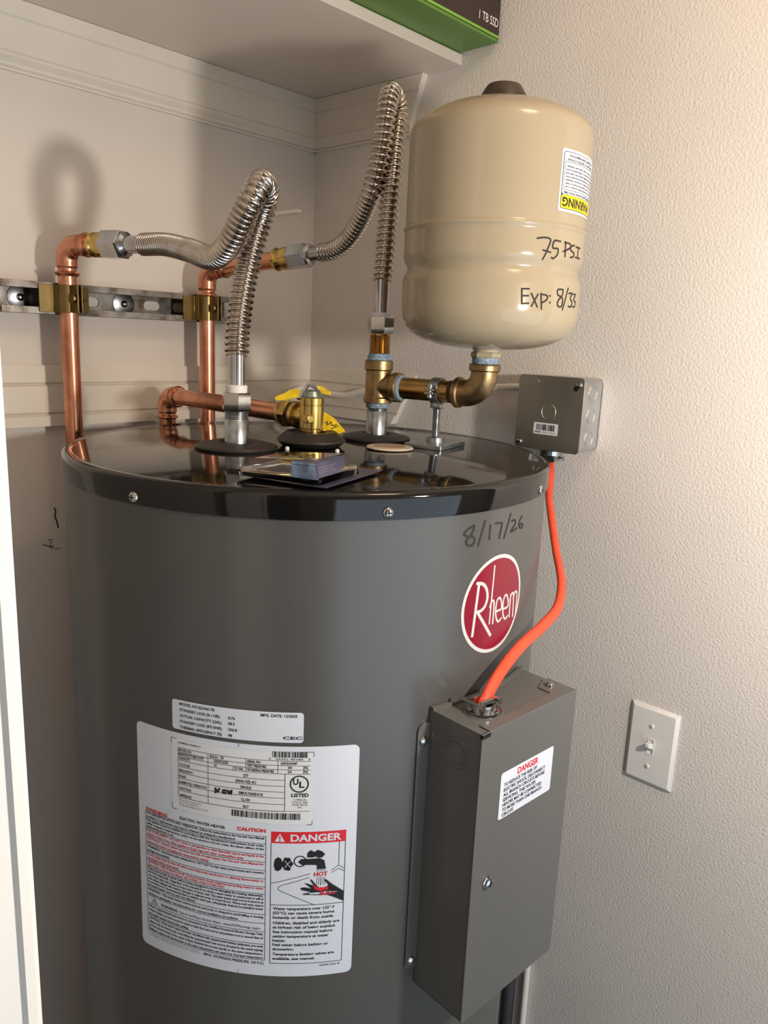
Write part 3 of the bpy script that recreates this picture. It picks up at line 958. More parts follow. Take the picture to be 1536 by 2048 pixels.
def press_elbow(a_dir, c, b_dir, leg, R, name, parent, mat_=None):
    """copper press elbow centred at corner c with two legs"""
    a = Vector(c) + Vector(a_dir) * leg
    b = Vector(c) + Vector(b_dir) * leg
    arc_ = corner(a, c, b, R, 14)
    n0 = [a + (arc_[0] - a) * (k / 14) for k in range(14)]
    n1 = [arc_[-1] + (b - arc_[-1]) * (k / 14) for k in range(1, 15)]
    P_ = n0 + arc_ + n1
    L = [0]
    for i in range(1, len(P_)):
        L.append(L[-1] + (P_[i] - P_[i - 1]).length)
    tot = L[-1]
    rr = []
    for s in L:
        e = min(s, tot - s)
        r = CR + 0.0012
        if 0.0010 < e < 0.0065:
            r = CR + 0.0012 + 0.0030 * math.sin(PI * (e - 0.001) / 0.0055)
        elif 0.0065 <= e < 0.011:
            r = CR + 0.0004
        elif e >= 0.011:
            r = CR + 0.0022
        rr.append(r)
    return MB().tube(P_, rr, 28).build(name, mat_ or M_COPPER, parent, sharp=60)


# left line
pl = Vector((-0.487, -0.055, 1.7227))
h1 = Vector((0.324, -0.946, 0)).normalized()
cp1 = thing('copper_pipe', 'copper riser at the far left with elbow feeding the shorter flexible connector', 'pipe', (pl.x, pl.y, 0.0), 'copper risers on the back wall')
MB().tube([(pl.x, pl.y, 0.012), (pl.x, pl.y, 1.70)], CR, 28).build('riser', M_COPPER, cp1)
press_elbow((0, 0, -1), pl, h1, 0.040, 0.021, 'elbow', cp1)
MB().tube([pl + h1 * 0.030, pl + h1 * 0.060], CR, 28).build('stub', M_COPPER, cp1)
F = frame(pl + h1 * 0.046, h1)
MB().solid([(0.0135, 0), (0.0158, 0.002), (0.0158, 0.005), (0.0138, 0.007), (0.0138, 0.012), (0.0162, 0.014), (0.0162, 0.022)], 32, F).build('adapter', M_BRASS, cp1, label='brass thread adapter')

# right line
prr = Vector((-0.266, -0.055, 1.7100))
h2 = Vector((0.053, -0.1975, 0.0236)).normalized()
cp2 = thing('copper_pipe', 'copper riser nearer the corner behind the left flexible connector', 'pipe', (prr.x, prr.y, 0.0), 'copper risers on the back wall')
MB().tube([(prr.x, prr.y, 0.012), (prr.x, prr.y, 1.69)], CR, 28).build('riser', M_COPPER, cp2)
press_elbow((0, 0, -1), prr, h2, 0.040, 0.021, 'elbow', cp2)
MB().tube([prr + h2 * 0.030, prr + h2 * 0.145], CR + 0.0006, 28).build('stub', M_COPPER, cp2)
F = frame(prr + h2 * 0.0, h2)
MB().solid([(0.0128, 0.082), (0.0160, 0.084), (0.0168, 0.088), (0.0160, 0.093), (0.0128, 0.096)], 32, F).build('collar', M_BRASS, cp2)
MB().solid([(0.0130, 0.128), (0.0160, 0.130), (0.0166, 0.134), (0.0140, 0.138), (0.0140, 0.143), (0.0162, 0.145), (0.0162, 0.156)], 32, F).build('adapter', M_BRASS, cp2, label='brass thread adapter')

# relief valve drain line
te = Vector((-0.342, -0.060, 1.5225))
tv = Vector((TP.x, TP.y, 1.5250))
h3 = (tv - te).normalized()
cp3 = thing('drain_pipe', 'copper drain pipe running from the brass relief valve to a drop elbow', 'pipe', (te.x, te.y, 0.0))
press_elbow((0, 0, -1), te, h3, 0.036, 0.019, 'elbow', cp3)
MB().tube([(te.x, te.y, 0.012), (te.x, te.y, 1.490)], CR, 28).build('drop', M_COPPER, cp3)
MB().tube([te + h3 * 0.028, te + h3 * 0.300], CR, 28).build('arm', M_COPPER, cp3)

# ------------------------------------------------------------------ relief valve
rv = thing('relief_valve', 'yellow brass relief valve with lever and yellow tags on the lid', 'valve', TP)
T0 = Matrix.Translation((TP.x, TP.y, 0))
vb = MB().solid([(0.0130, 1.4925), (0.0130, 1.5110), (0.0122, 1.5117), (0.0122, 1.5128), (0.0144, 1.5134), (0.0144, 1.5385), (0.0137, 1.5391), (0.0137, 1.5400), (0.0144, 1.5406), (0.0144, 1.5475), (0.0130, 1.5485)], 40, T0)
vb.build('valve_body', M_BRASS, rv)
hv = -h3
F = frame(tv, hv)
MB().solid([(0.0120, 0.006), (0.0120, 0.022), (0.0155, 0.0225), (0.0165, 0.026), (0.0155, 0.0295), (0.0140, 0.030)], 32, F).build('outlet', M_BRASS, rv)
MB().solid([(0.0142, 0.030), (0.0142, 0.036), (0.0128, 0.037)], 28, F).build('outlet_tape', M_RUSTY, rv)
a = MB().hexnut(0.0178, 0.037, 0.050, F)
a.solid([(0.0160, 0.049), (0.0152, 0.056), (0.0128, 0.060)], 28, F)
a.build('outlet_adapter', M_BRASS, rv)
MB().box(TP.x - 0.0215, TP.x - 0.0115, TP.y - 0.0175, TP.y - 0.0075, 1.5200, 1.5290).build('cast_mark', M_BRASS, rv, bevel=0.001)
MB().solid([(0.0130, 1.5480), (0.0134, 1.5497), (0.0100, 1.5555), (0.0055, 1.5568)], 28, T0).build('cap', M_GREENCAP, rv)
ca = Vector((0.680, -0.732, 0.042))
cb = Vector((0.131, 0.178, 0.975))
cn = ca.cross(cb)
T1 = Matrix(((ca.x, cb.x, cn.x, TP.x), (ca.y, cb.y, cn.y, TP.y), (ca.z, cb.z, cn.z, 1.5272), (0, 0, 0, 1)))
lv = MB()
lv.prism([(-0.0175, 0.0180), (-0.0120, 0.0185), (-0.0030, 0.0350), (-0.0045, 0.0375)], -0.004, 0.0095, M=T1)
lv.prism([(-0.0045, 0.0375), (-0.0025, 0.0340), (0.0040, 0.0310), (0.0100, 0.0275), (0.0125, 0.0255), (0.0060, 0.0350)], -0.004, 0.004, M=T1)
lv.build('test_lever', M_STEEL, rv, bevel=0.0006)
TAGM = Matrix.Translation((0, 0, 0))
tg = MB().prism([(-0.0430, 0.0190), (-0.0400, 0.0215), (-0.0330, 0.0240), (-0.0240, 0.0290), (-0.0130, 0.0295), (-0.0125, 0.0200), (-0.0200, 0.0190), (-0.0300, 0.0165), (-0.0420, 0.0160)], 0.0080, 0.0092, M=T1)
tg.build('strap_tag', M_TAG, rv, label='crumpled yellow plastic strap')
MB().prism([(0.0040, 0.0310), (0.0060, 0.0365), (0.0140, 0.0345), (0.0225, 0.0275), (0.0225, 0.0245), (0.0100, 0.0270)], -0.0075, -0.0065, M=T1).build('strap_tag', M_TAG, rv)
tp2 = MB().prism([(0.0130, 0.0060), (0.0250, -0.0010), (0.0395, -0.0175), (0.0330, -0.0205), (0.0190, -0.0210), (0.0120, -0.0200)], -0.0170, -0.0162, M=T1)
tg2 = tp2.build('hang_tag', M_TAG, rv, label='yellow hang tag with black script')
pr = Print()
for q in ([(15, 8), (18, 6), (17, 10), (20, 9)], [(20, 9), (22, 6), (23, 11), (26, 10)], [(26, 12), (29, 9)], [(22, 15), (31, 11)], [(17, 17), (25, 17)]):
    pr.stroke(q, 0.8, 0, 1)
pr.build('tag_script', lambda u, v, off: T1 @ Vector((u, -v, -0.0160 + off)), [M_BLACK], rv)

# ------------------------------------------------------------------ flexible connectors


def sample(path, ds=0.0004):
    P = spline(path, ds)
    s = [0.0]
    for i in range(1, len(P)):
        s.append(s[-1] + (P[i] - P[i - 1]).length)
    return P, s


def corrugated(path, ro, pitch):
    """annular corrugations: tight where bunched, thin rings over a slim core where stretched"""
    P, S = sample(path)
    tot = S[-1]
    pts, rad = [], []
    s = 0.0
    i = 0
    while s < tot:
        p, st = pitch(s / tot)
        n = 12
        core = ro * (0.78 - 0.10 * st)
        hw = 0.48 - 0.16 * st
        for k in range(n):
            t = s + p * k / n
            if t > tot:
                break
            while i < len(S) - 2 and S[i + 1] < t:
                i += 1
            q = (t - S[i]) / max(1e-9, S[i + 1] - S[i])
            pts.append(P[i].lerp(P[i + 1], q))
            x = abs(k / n - 0.5) / hw
            rad.append(core + (ro - core) * (math.sqrt(1 - x * x) if x < 1 else 0.0))
        s += p
    pts.append(P[-1])
    rad.append(ro * 0.7)
    return MB().tube(pts, rad, 22)


F1 = [(-0.4456, -0.1758, 1.7227), (-0.4389, -0.2169, 1.7216), (-0.4386, -0.2705, 1.7124), (-0.4472, -0.3285, 1.7015), (-0.4567, -0.3746, 1.7146), (-0.4584, -0.4006, 1.7408), (-0.4541, -0.4126, 1.7604), (-0.4397, -0.4068, 1.7755), (-0.4199, -0.3906, 1.7700), (-0.4157, -0.3777, 1.7493), (-0.4229, -0.373, 1.7211), (-0.4314, -0.3715, 1.6882), (-0.4393, -0.3722, 1.6552), (-0.4480, -0.3770, 1.6223), (-0.4520, -0.3804, 1.5938)]
F2 = [(-0.2130, -0.2525, 1.7336), (-0.2098, -0.2776, 1.7370), (-0.2146, -0.3134, 1.7512), (-0.2237, -0.3473, 1.7795), (-0.2352, -0.3762, 1.8146), (-0.2391, -0.3897, 1.8533), (-0.2391, -0.3956, 1.8950), (-0.2254, -0.3899, 1.9165), (-0.2060, -0.3840, 1.8990), (-0.2135, -0.3875, 1.8526), (-0.2232, -0.3932, 1.8032), (-0.2304, -0.3964, 1.7602), (-0.2380, -0.4008, 1.7169), (-0.2430, -0.4034, 1.6903)]


def pitch1(t):
    return (0.0041, 0.0) if t < 0.30 else ((0.0058, 0.35) if t < 0.42 else ((0.0060, 0.35) if t < 0.60 else (0.0072, 1.0)))


def pitch2(t):
    return (0.0058, 0.2) if t < 0.26 else ((0.0082, 0.6) if t < 0.44 else ((0.0064, 0.3) if t < 0.58 else (0.0084, 0.9)))


fc = thing('flexible_connector', 'shorter looped stainless corrugated connector on the left steel nipple', 'flexible pipe', (HOT.x, HOT.y, 1.5325), 'flexible connectors')
corrugated(F1, 0.0142, pitch1).build('corrugated_tube', M_FLEX, fc, sharp=80)
F = frame(pl, h1)
MB().hexnut(0.0192, 0.0665, 0.0985, F, ch=0.002).build('union_nut', M_STEEL, fc)
MB().lathe([(0.0150, 0.0985), (0.0155, 0.102), (0.0108, 0.1045), (0.0108, 0.1285)], 30, F).build('sleeve', M_STEEL, fc)
V = Matrix.Translation((HOT.x, HOT.y, 0))
MB().hexnut(0.0172, 1.5327, 1.5535, V, ch=0.002).build('union_nut', M_STEEL, fc)
MB().solid([(0.0115, 1.5530), (0.0120, 1.5545), (0.0120, 1.5610), (0.0106, 1.5620)], 30, V).build('gasket_collar', M_WHITEINK, fc, label='white plastic collar')
MB().lathe([(0.0098, 1.5615), (0.0098, 1.5960)], 30, V).build('sleeve', M_STEEL, fc)

fd = thing('flexible_connector', 'tall looped stainless corrugated connector rising to the shelf beside the beige tank', 'flexible pipe', (COLD.x, COLD.y, 1.6255), 'flexible connectors')
corrugated(F2, 0.0131, pitch2).build('corrugated_tube', M_FLEX, fd, sharp=80)
F = frame(prr, h2)
MB().hexnut(0.0182, 0.1545, 0.1860, F, ch=0.002).build('union_nut', M_STEEL, fd)
MB().lathe([(0.0150, 0.186), (0.0152, 0.190), (0.0108, 0.192), (0.0108, 0.209)], 30, F).build('sleeve', M_STEEL, fd)
V = Matrix.Translation((COLD.x, COLD.y, 0))
MB().hexnut(0.0172, 1.6258, 1.6470, V, ch=0.002).build('union_nut', M_STEEL, fd)
MB().solid([(0.0108, 1.6465), (0.0112, 1.6475), (0.0112, 1.6515), (0.0095, 1.6520)], 30, V).build('gasket_collar', M_WHITEINK, fd, label='white plastic collar')
MB().lathe([(0.0092, 1.6515), (0.0092, 1.6925)], 30, V).build('sleeve', M_STEEL, fd)

# ------------------------------------------------------------------ bronze tee, nipple, elbow and tank
ZB = 1.5592
TKX, TKY = -0.214, -0.550
hb = Vector((TKX - COLD.x, TKY - COLD.y, 0))
LB = hb.length
hb.normalize()
tee = thing('bronze_tee', 'cast bronze pipe tee standing on the right steel nipple', 'pipe fitting', (COLD.x, COLD.y, 1.5305))
tb = MB().solid([(0.0170, 1.5375), (0.0190, 1.5385), (0.0190, 1.5440), (0.0170, 1.5460), (0.0168, 1.5790), (0.0185, 1.5805), (0.0185, 1.5915), (0.0165, 1.5925)], 40, V)
F = frame((COLD.x, COLD.y, ZB), hb)
tb.solid([(0.0150, 0.0), (0.0155, 0.022), (0.0188, 0.0250), (0.0188, 0.0335), (0.0165, 0.0345)], 40, F)
tb.build('tee_body', M_BRONZE, tee)
MB().solid([(0.0145, 1.5312), (0.0152, 1.5330), (0.0150, 1.5378)], 32, V).build('thread_tape', M_PTFE, tee)
MB().solid([(0.0150, 1.5920), (0.0152, 1.5965), (0.0140, 1.6005)], 32, V).build('thread_tape', M_PTFE, tee)
MB().solid([(0.0168, 0.0340), (0.0165, 0.0365), (0.0145, 0.0385)], 32, F).build('thread_tape', M_PTFE, tee)

bn = thing('brass_nipple', 'short threaded brass nipple between the bronze tee and a flexible connector', 'pipe nipple', (COLD.x, COLD.y, 1.6005))
pf = [(0.0132, 1.6000)]
for k in range(12):
    pf += [(0.0137, 1.6012 + 0.0020 * k), (0.0128, 1.6022 + 0.0020 * k)]
MB().solid(pf + [(0.0132, 1.6262)], 32, V).build('nipple_thread', M_BRASSPIPE, bn, sharp=60)

bp = thing('brass_nipple', 'horizontal brass nipple between the bronze tee and bronze elbow', 'pipe nipple', (COLD.x + hb.x * 0.04, COLD.y + hb.y * 0.04, ZB))
MB().solid([(0.0136, 0.0380), (0.0136, 0.1085)], 36, F).build('pipe_wall', M_BRASSPIPE, bp)
MB().solid([(0.0139, 0.1060), (0.0141, 0.1110), (0.0139, 0.1150)], 32, F).build('thread_tape', M_RUSTY, bp)

te_ = thing('bronze_elbow', 'cast bronze elbow carrying the beige tank', 'pipe fitting', (TKX, TKY, ZB - 0.018))
cc = Vector((TKX, TKY, ZB))
A_ = cc - hb * 0.0360
arc_ = corner(A_, cc, cc + Vector((0, 0, 0.036)), 0.024, 14)
pts = [A_ + (arc_[0] - A_) * (k / 8) for k in range(8)] + arc_ + [arc_[-1] + (cc + Vector((0, 0, 0.036)) - arc_[-1]) * (k / 8) for k in range(1, 9)]
L = [0]
for i in range(1, len(pts)):
    L.append(L[-1] + (pts[i] - pts[i - 1]).length)
rr = []
for s in L:
    e = min(s, L[-1] - s)
    rr.append(0.0178 if e < 0.001 else (0.0188 if e < 0.0075 else 0.0163))
MB().tube(pts, rr, 36).build('elbow_body', M_BRONZE, te_, sharp=50)

tk = thing('expansion_tank', 'beige upright expansion tank with handwritten pressure and date', 'tank', (TKX, TKY, 1.595))
TM = Matrix.Translation((TKX, TKY, 0))
TR = 0.1030
prof = [(0.0, 1.6125), (0.030, 1.6128), (0.055, 1.6155), (0.075, 1.6205), (0.089, 1.6275), (0.0975, 1.6365), (0.1015, 1.6470), (TR, 1.6580), (TR, 1.6620), (TR, 1.6820), (TR, 1.6860), (0.1022, 1.6915), (0.0992, 1.6960), (0.0980, 1.7000), (0.0992, 1.7040), (0.1020, 1.7085), (TR, 1.7130), (TR, 1.7160),
        (TR, 1.7380), (TR, 1.7405), (TR + 0.0012, 1.7418), (TR + 0.0014, 1.7435), (TR + 0.0008, 1.7452), (TR - 0.0004, 1.7460), (TR - 0.0006, 1.7490), (TR - 0.0006, 1.828)]
for r_, z_ in ((TR - 0.0004, 1.8380), (0.1018, 1.8475), (0.0985, 1.8545), (0.0910, 1.8612), (0.0800, 1.8672), (0.0670, 1.8725), (0.0500, 1.8780), (0.0300, 1.8822)):
    prof.append((r_, z_))
prof.append((0.0, 1.8830))
MB().lathe(prof, 128, TM).build('tank_shell', M_TANK, tk, sharp=60)
MB().solid([(0.0290, 1.8800), (0.0290, 1.8835), (0.0195, 1.8985), (0.0180, 1.8998), (0.0120, 1.9000)], 40, TM).build('valve_cap', M_CAP, tk, label='dark plastic cap on top of the tank')
n = MB().solid([(0.0165, 1.6135), (0.0150, 1.6105), (0.0150, 1.6090)], 32, TM).hexnut(0.0178, 1.6022, 1.6095, TM)
n.build('neck', M_TANK, tk)
MB().solid([(0.0148, 1.5945), (0.0160, 1.5965), (0.0158, 1.6025)], 32, TM).build('thread_tape', M_PTFE, tk)
TANK = [[(2.4, 1728.2), (11.3, 1729.7), (19.1, 1728.2), (17.0, 1720.6), (11.7, 1707.9)], [(10.7, 1717.1), (20.5, 1715.6)], [(33.7, 1727.8), (24.5, 1727.5), (23.2, 1720.4), (30.6, 1720.0), (30.4, 1714.3), (25.8, 1709.9), (22.8, 1710.6)], [(41.9, 1728.2), (43.1, 1713.2)], [(40.5, 1727.3), (50.3, 1726.9), (51.5, 1723.2), (39.1, 1718.1)], [(60.0, 1726.4), (53.7, 1724.9), (52.5, 1721.0), (60.2, 1718.4), (59.6, 1714.8), (53.3, 1713.4)], [(64.2, 1725.3), (76.4, 1725.2)], [(70.5, 1725.3), (70.7, 1714.4)], [(64.8, 1714.6), (77.6, 1714.6)], [(-10.8, 1676.7), (-9.5, 1661.6)], [(-10.8, 1677.0), (-2.4, 1677.4)], [(-9.4, 1669.9), (-2.6, 1670.3)], [(-9.5, 1661.9), (-1.9, 1662.7)], [(0.6, 1672.8), (9.1, 1659.5)], [(8.8, 1672.5), (1.8, 1659.9)], [(12.4, 1673.5), (14.7, 1657.5)], [(12.5, 1672.7), (20.5, 1671.7), (20.9, 1667.8), (14.0, 1663.6)], [(24.4, 1671.9), (25.1, 1671.5)], [(25.2, 1665.0), (25.9, 1664.6)], [(44.9, 1679.5), (36.1, 1678.8), (36.8, 1673.5), (44.9, 1670.6), (44.8, 1662.3), (38.4, 1661.9), (37.7, 1667.0), (44.4, 1674.0), (44.9, 1679.5)], [(54.7, 1681.7), (46.8, 1658.5)], [(57.3, 1676.4), (64.5, 1676.6), (61.5, 1671.2), (67.0, 1667.5), (64.1, 1662.6), (58.3, 1662.9)], [(67.8, 1676.3), (74.8, 1676.0), (71.3, 1671.0), (77.4, 1667.4), (74.6, 1662.9), (68.9, 1663.2)]]


def tank_map(u, v, off):
    z = -v
    r = TR
    pf_ = [q for q in prof if q[0] > 0.05]
    for (r0, z0), (r1, z1) in zip(pf_, pf_[1:]):
        if z0 <= z <= z1:
            r = r0 + (r1 - r0) * (z - z0) / max(1e-9, z1 - z0)
            break
    a = math.radians(-120) + u / 0.105
    return Vector((TKX + (r + off) * math.cos(a), TKY + (r + off) * math.sin(a), z))


for nm, part in (('pressure_writing', TANK[:9]), ('expiry_writing', TANK[9:])):
    pr = Print()
    for st in part:
        pr.stroke([(u, -z) for u, z in st], 1.7, 0, 1, smooth=len(st) > 3)
    pr.build(nm, tank_map, [M_MARK], tk, label='handwriting in black marker')
# warning label stuck upside down on the tank
LW = 88.0
pr = Print()
pr.rrect(0, 0, LW, 61, 2.5, 1, 0)
pr.rrect(2.6, 2.6, LW - 2.6, 58.4, 3, 0, 1)
pr.rrect(3.2, 3.2, LW - 3.2, 16.4, 2.4, 2, 2)
pr.rrect(3.2, 16.8, LW - 3.2, 57.8, 2.4, 1, 2)
pr.text('WARNING', LW - 5.0, 13.8, 8.4, 0, width=64, align='R', bold=0.03, layer=3, res=3)
pr.text('THIS TANK MAY LEAK OR BURST WITH TIME', LW - 6, 19.8, 2.0, 0, width=74, align='R', bold=0.02, layer=3)
pr.stroke([(4.4, 21.4), (LW - 5, 21.4), (LW - 5, 48.4), (4.4, 48.4)], 0.4, 0, 3, round_=False)
for i, t_ in enumerate(('This tank, like most tanks under pressure, may', 'over time corrode, weaken and burst or leak,', 'causing serious injury or property damage.', 'To minimise risk, a licensed professional must', 'install and periodically inspect the tank and', 'a drip pan connected to a drain must be used.', 'Do not locate where a leak could cause damage.')):
    pr.text(t_, LW - 7, 25 + 3.3 * i, 1.7, 0, width=74 - 4 * (i % 3), align='R', layer=3, bold=0.02)
pr.text('SEE PRODUCT INSTRUCTIONS', LW - 8, 51.8, 2.0, 0, width=60, align='R', layer=3, bold=0.02)
pr.text('FOR SAFETY INFORMATION', LW - 11, 55.6, 2.0, 0, width=54, align='R', layer=3, bold=0.02)
wm = cyl_map(TKX, TKY, TR - 0.0006, math.radians(-105.9), 1.758)
pr.build('warning_label', lambda u, v, off: wm(LW / 1000.0 - u, -v, off), [M_BLACK, M_PAPER, M_YELL], tk, label='white and yellow warning sticker, upside down')

# ------------------------------------------------------------------ pipe support on the lid
SP = Vector((-0.2262, -0.490, LID))
ps = thing('pipe_support', 'steel pipe stand with threaded rod and split ring holding the brass nipple', 'pipe support', SP)
RZ = Matrix.Translation(SP) @ Matrix.Rotation(math.radians(13.5), 4, 'Z')
MB().prism(rrect(-0.037, -0.026, 0.037, 0.026, 0.003), 0.0003, 0.0052, M=RZ).build('base_plate', M_ZINC, ps, bevel=0.0008)
MB().solid([(0.0110, 0.0050), (0.0105, 0.0110), (0.0075, 0.0125)], 24, RZ).build('base_hub', M_ZINC, ps)
pf = [(0.0045, 0.010)]
for k in range(26):
    pf += [(0.0049, 0.0112 + 0.0014 * k), (0.0042, 0.0119 + 0.0014 * k)]
MB().solid(pf, 18, Matrix.Translation(SP)).build('threaded_rod', M_ZINC, ps, sharp=70)
MB().hexnut(0.0088, 0.0475, 0.0545, Matrix.Translation(SP)).build('rod_nut', M_ZINC, ps)
t = (Vector((SP.x, SP.y, 0)) - Vector((COLD.x, COLD.y, 0))).dot(hb)
RC = Vector((COLD.x, COLD.y, ZB)) + hb * t
side = Vector((-hb.y, hb.x, 0))
FR = frame(RC, hb, side)
for sgn, nm in ((1, 'ring_half'), (-1, 'ring_half')):
    a0, a1 = (8, 172) if sgn > 0 else (188, 352)
    arc2 = [(0.0153 * math.cos(math.radians(a0 + (a1 - a0) * k / 14)), 0.0153 * math.sin(math.radians(a0 + (a1 - a0) * k / 14))) for k in range(15)]
    e = [(0.0245 if a0 < 180 else -0.0245, arc2[0][1])]
    pl2 = [(0.0250 * (1 if sgn > 0 else -1), arc2[0][1])] + arc2 + [(0.0250 * (-1 if sgn > 0 else 1), arc2[-1][1])]
    MB().plate(pl2, 0.0026, -0.0062, 0.0062, FR).build(nm, M_ZINC, ps, bevel=0.0005)
for sx in (-1, 1):
    G = FR @ frame((sx * 0.0212, -0.0075, 0), (0, 1, 0))
    MB().solid([(0.0035, 0), (0.0035, 0.003), (0.0022, 0.003), (0.0022, 0.0130), (0.0040, 0.0130), (0.0034, 0.0160)], 14, G).build('ring_screw', M_ZINC, ps)

# ------------------------------------------------------------------ strut channel and clamps
ZC, HH = 1.6535, 0.0206
X0, X1 = -0.5693, -0.196
stt = thing('strut_channel', 'weathered slotted steel strut channel fixed along the back wall', 'channel', ((X0 + X1) / 2, -0.0005, ZC))
holes = []
for k in range(8):
    xc = -0.53 + 0.05 * k
    if xc + 0.014 < X1:
        L_ = []
        for q in range(12):
            a = PI / 2 + PI * q / 11
            L_.append((xc - 0.0075 + 0.0068 * math.cos(a), 0.0068 * math.sin(a)))
        for q in range(12):
            a = -PI / 2 + PI * q / 11
            L_.append((xc + 0.0075 + 0.0068 * math.cos(a), 0.0068 * math.sin(a)))
        holes.append(L_)
SM = Matrix(((1, 0, 0, 0), (0, 0, -1, -0.0005), (0, 1, 0, ZC), (0, 0, 0, 1)))
ch = MB().prism([(X0, -HH), (X1, -HH), (X1, HH), (X0, HH)], 0, 0.0024, holes, SM)
for sg in (-1, 1):
    z0, z1 = sorted((sg * HH, sg * (HH - 0.0024)))
    ch.box(X0, X1, -0.0405, -0.0025, ZC + z0, ZC + z1)
    z0, z1 = sorted((sg * HH, sg * 0.0118))
    ch.box(X0, X1, -0.0410, -0.0388, ZC + z0, ZC + z1)
    z0, z1 = sorted((sg * 0.0140, sg * 0.0118))
    ch.box(X0, X1, -0.0392, -0.0325, ZC + z0, ZC + z1)
ch.build('channel', M_STRUT, stt, bevel=0.0006)
for xw in (-0.530, -0.378):
    F = frame((xw, -0.0029, ZC), (0, -1, 0))
    MB().solid([(0.0172, 0), (0.0172, 0.0015), (0.0168, 0.0018)], 32, F).build('washer', M_ZINC, stt)
    MB().solid([(0.0050, 0.0018), (0.0050, 0.0040), (0.0032, 0.0062), (0.0022, 0.0066)], 18, F).build('anchor_screw', M_STEEL, stt)


def clamp(px, py, label):
    c = thing('pipe_clamp', label, 'pipe clamp', (px, py, ZC - 0.018), 'pipe clamps on the strut')
    T = Matrix.Translation((px, py, ZC))
    for sg in (-1, 1):
        arc3 = []
        for k in range(13):
            a = math.radians(150 + 112 * k / 12)
            arc3.append((-sg * 0.0135 * math.cos(a), 0.0135 * math.sin(a)))
        yb = -0.0425 - py
        pts = [(sg * 0.0345, yb), (sg * 0.0150, yb)] + arc3 + [(sg * 0.0028, -0.0160), (sg * 0.0028, -0.0335)]
        MB().plate(pts, 0.0022, -0.0180, 0.0180, T).build('clamp_half', M_GOLDZINC, c, bevel=0.0005)
    F = frame((px - 0.0075, py - 0.0245, ZC), (1, 0, 0))
    MB().solid([(0.0052, 0), (0.0058, 0.0010), (0.0058, 0.0030), (0.0026, 0.0032), (0.0026, 0.0130), (0.0026, 0.0190), (0.0010, 0.0215)], 16, F).build('clamp_screw', M_GOLDZINC, c)
    MB().hexnut(0.0060, 0.0115, 0.0155, F, ch=0.0006).build('clamp_nut', M_GOLDZINC, c)


clamp(pl.x, pl.y, 'yellow zinc pipe clamp around the left copper riser')
clamp(prr.x, prr.y, 'yellow zinc pipe clamp around the copper riser nearer the corner')

# ------------------------------------------------------------------ junction box on the right wall
JY0, JY1, JZ0, JZ1, JD = -0.5965, -0.4945, 1.4785, 1.5800, 0.052
jb = thing('junction_box', 'square grey steel junction box on the right wall above the heater rim', 'electrical box', (0.0, -0.5455, JZ0))
JM = Matrix(((0, 0, -1, 0), (-1, 0, 0, 0), (0, 1, 0, 0), (0, 0, 0, 1)))      # local x = -y, y = z, z = out of wall (-x)
side_o = rrect(-JY1 + 0.001, JZ0 + 0.001, -JY0 - 0.001, JZ1 - 0.001, 0.008)
side_i = [((x - 0.5455) * 0.96 + 0.5455, (y - 1.52925) * 0.96 + 1.52925) for x, y in side_o]
MB().prism(side_o, 0.0006, JD - 0.002, [side_i], JM).prism(side_o, 0.0006, 0.002, (), JM).build('box_shell', M_JSIDE, jb)
MB().prism(rrect(-JY1, JZ0, -JY0, JZ1, 0.006), JD - 0.002, JD, (), JM).build('cover', M_JBOX, jb, bevel=0.0006, label='dull steel blank cover')
for y, z in ((-0.5885, 1.5705), (-0.5025, 1.4865)):
    F = frame((-JD, y, z), (-1, 0, 0))
    MB().solid([(0.0046, 0), (0.0046, 0.0008), (0.0036, 0.0028), (0.0020, 0.0034)], 16, F).build('cover_screw', M_STEEL, jb)
F = frame((-JD, -0.5225, 1.5715), (-1, 0, 0))
MB().solid([(0.0042, 0), (0.0040, 0.0006), (0.0030, 0.0008)], 16, F).build('cover_rivet', M_JBOX, jb)
MB().solid([(0.0036, 0), (0.0036, 0.0002)], 14, frame((-JD, -0.5838, 1.5655), (-1, 0, 0))).build('screw_slot', M_HOLE, jb)
F = frame((-JD, -0.5455, 1.5315), (-1, 0, 0))
MB().lathe([(0.0102, 0), (0.0106, 0.0006), (0.0112, 0.0006), (0.0116, 0)], 36, F).build('knockout', M_JBOX, jb)
for z in (1.5600, 1.5295, 1.4985):
    F = frame((-0.026, JY0 + 0.001, z), (0, -1, 0))
    MB().lathe([(0.0098, 0), (0.0102, 0.0006), (0.0112, 0.0006), (0.0116, 0)], 28, F).solid([(0.0092, 0.0000), (0.0090, 0.0004)], 24, F).build('knockout', M_JSIDE, jb)
pr = Print()
pr.rrect(0, 0, 38.6, 16, 1.8, 1, 0)
pr.barcode(5, 2.2, 33.5, 10.4, 0, 1, seed=5, unit=0.62)
pr.text('HUB-TIE', 2.4, 13.9, 1.9, 0, width=9.5, bold=0.04)
pr.text('8777 98412', 15.5, 13.9, 1.7, 0, width=20)
pr.build('barcode_sticker', plane_map((-JD, -0.5240, 1.5160), (0, -1, 0), (0, 0, -1), (-1, 0, 0)), [M_BLACK, M_PAPER2], jb, label='small white barcode sticker')
cl = MB().lathe([(0.0100, 1.4600), (0.0125, 1.4610), (0.0130, 1.4690), (0.0165, 1.4700), (0.0165, 1.4760), (0.0120, 1.4787)], 28, Matrix.Translation((-0.026, -0.5386, 0)))
cl.box(-0.0385, -0.0345, -0.554, -0.523, 1.4615, 1.4690).box(-0.0175, -0.0135, -0.554, -0.523, 1.4615, 1.4690)
for y in (-0.552, -0.525):
    cl.solid([(0.0036, 0), (0.0036, 0.0035), (0.0018, 0.0035), (0.0018, 0.030)], 12, frame((-0.0425, y, 1.4650), (1, 0, 0)))
cl.build('cable_clamp', M_STEEL, jb, label='bright zinc cable clamp')

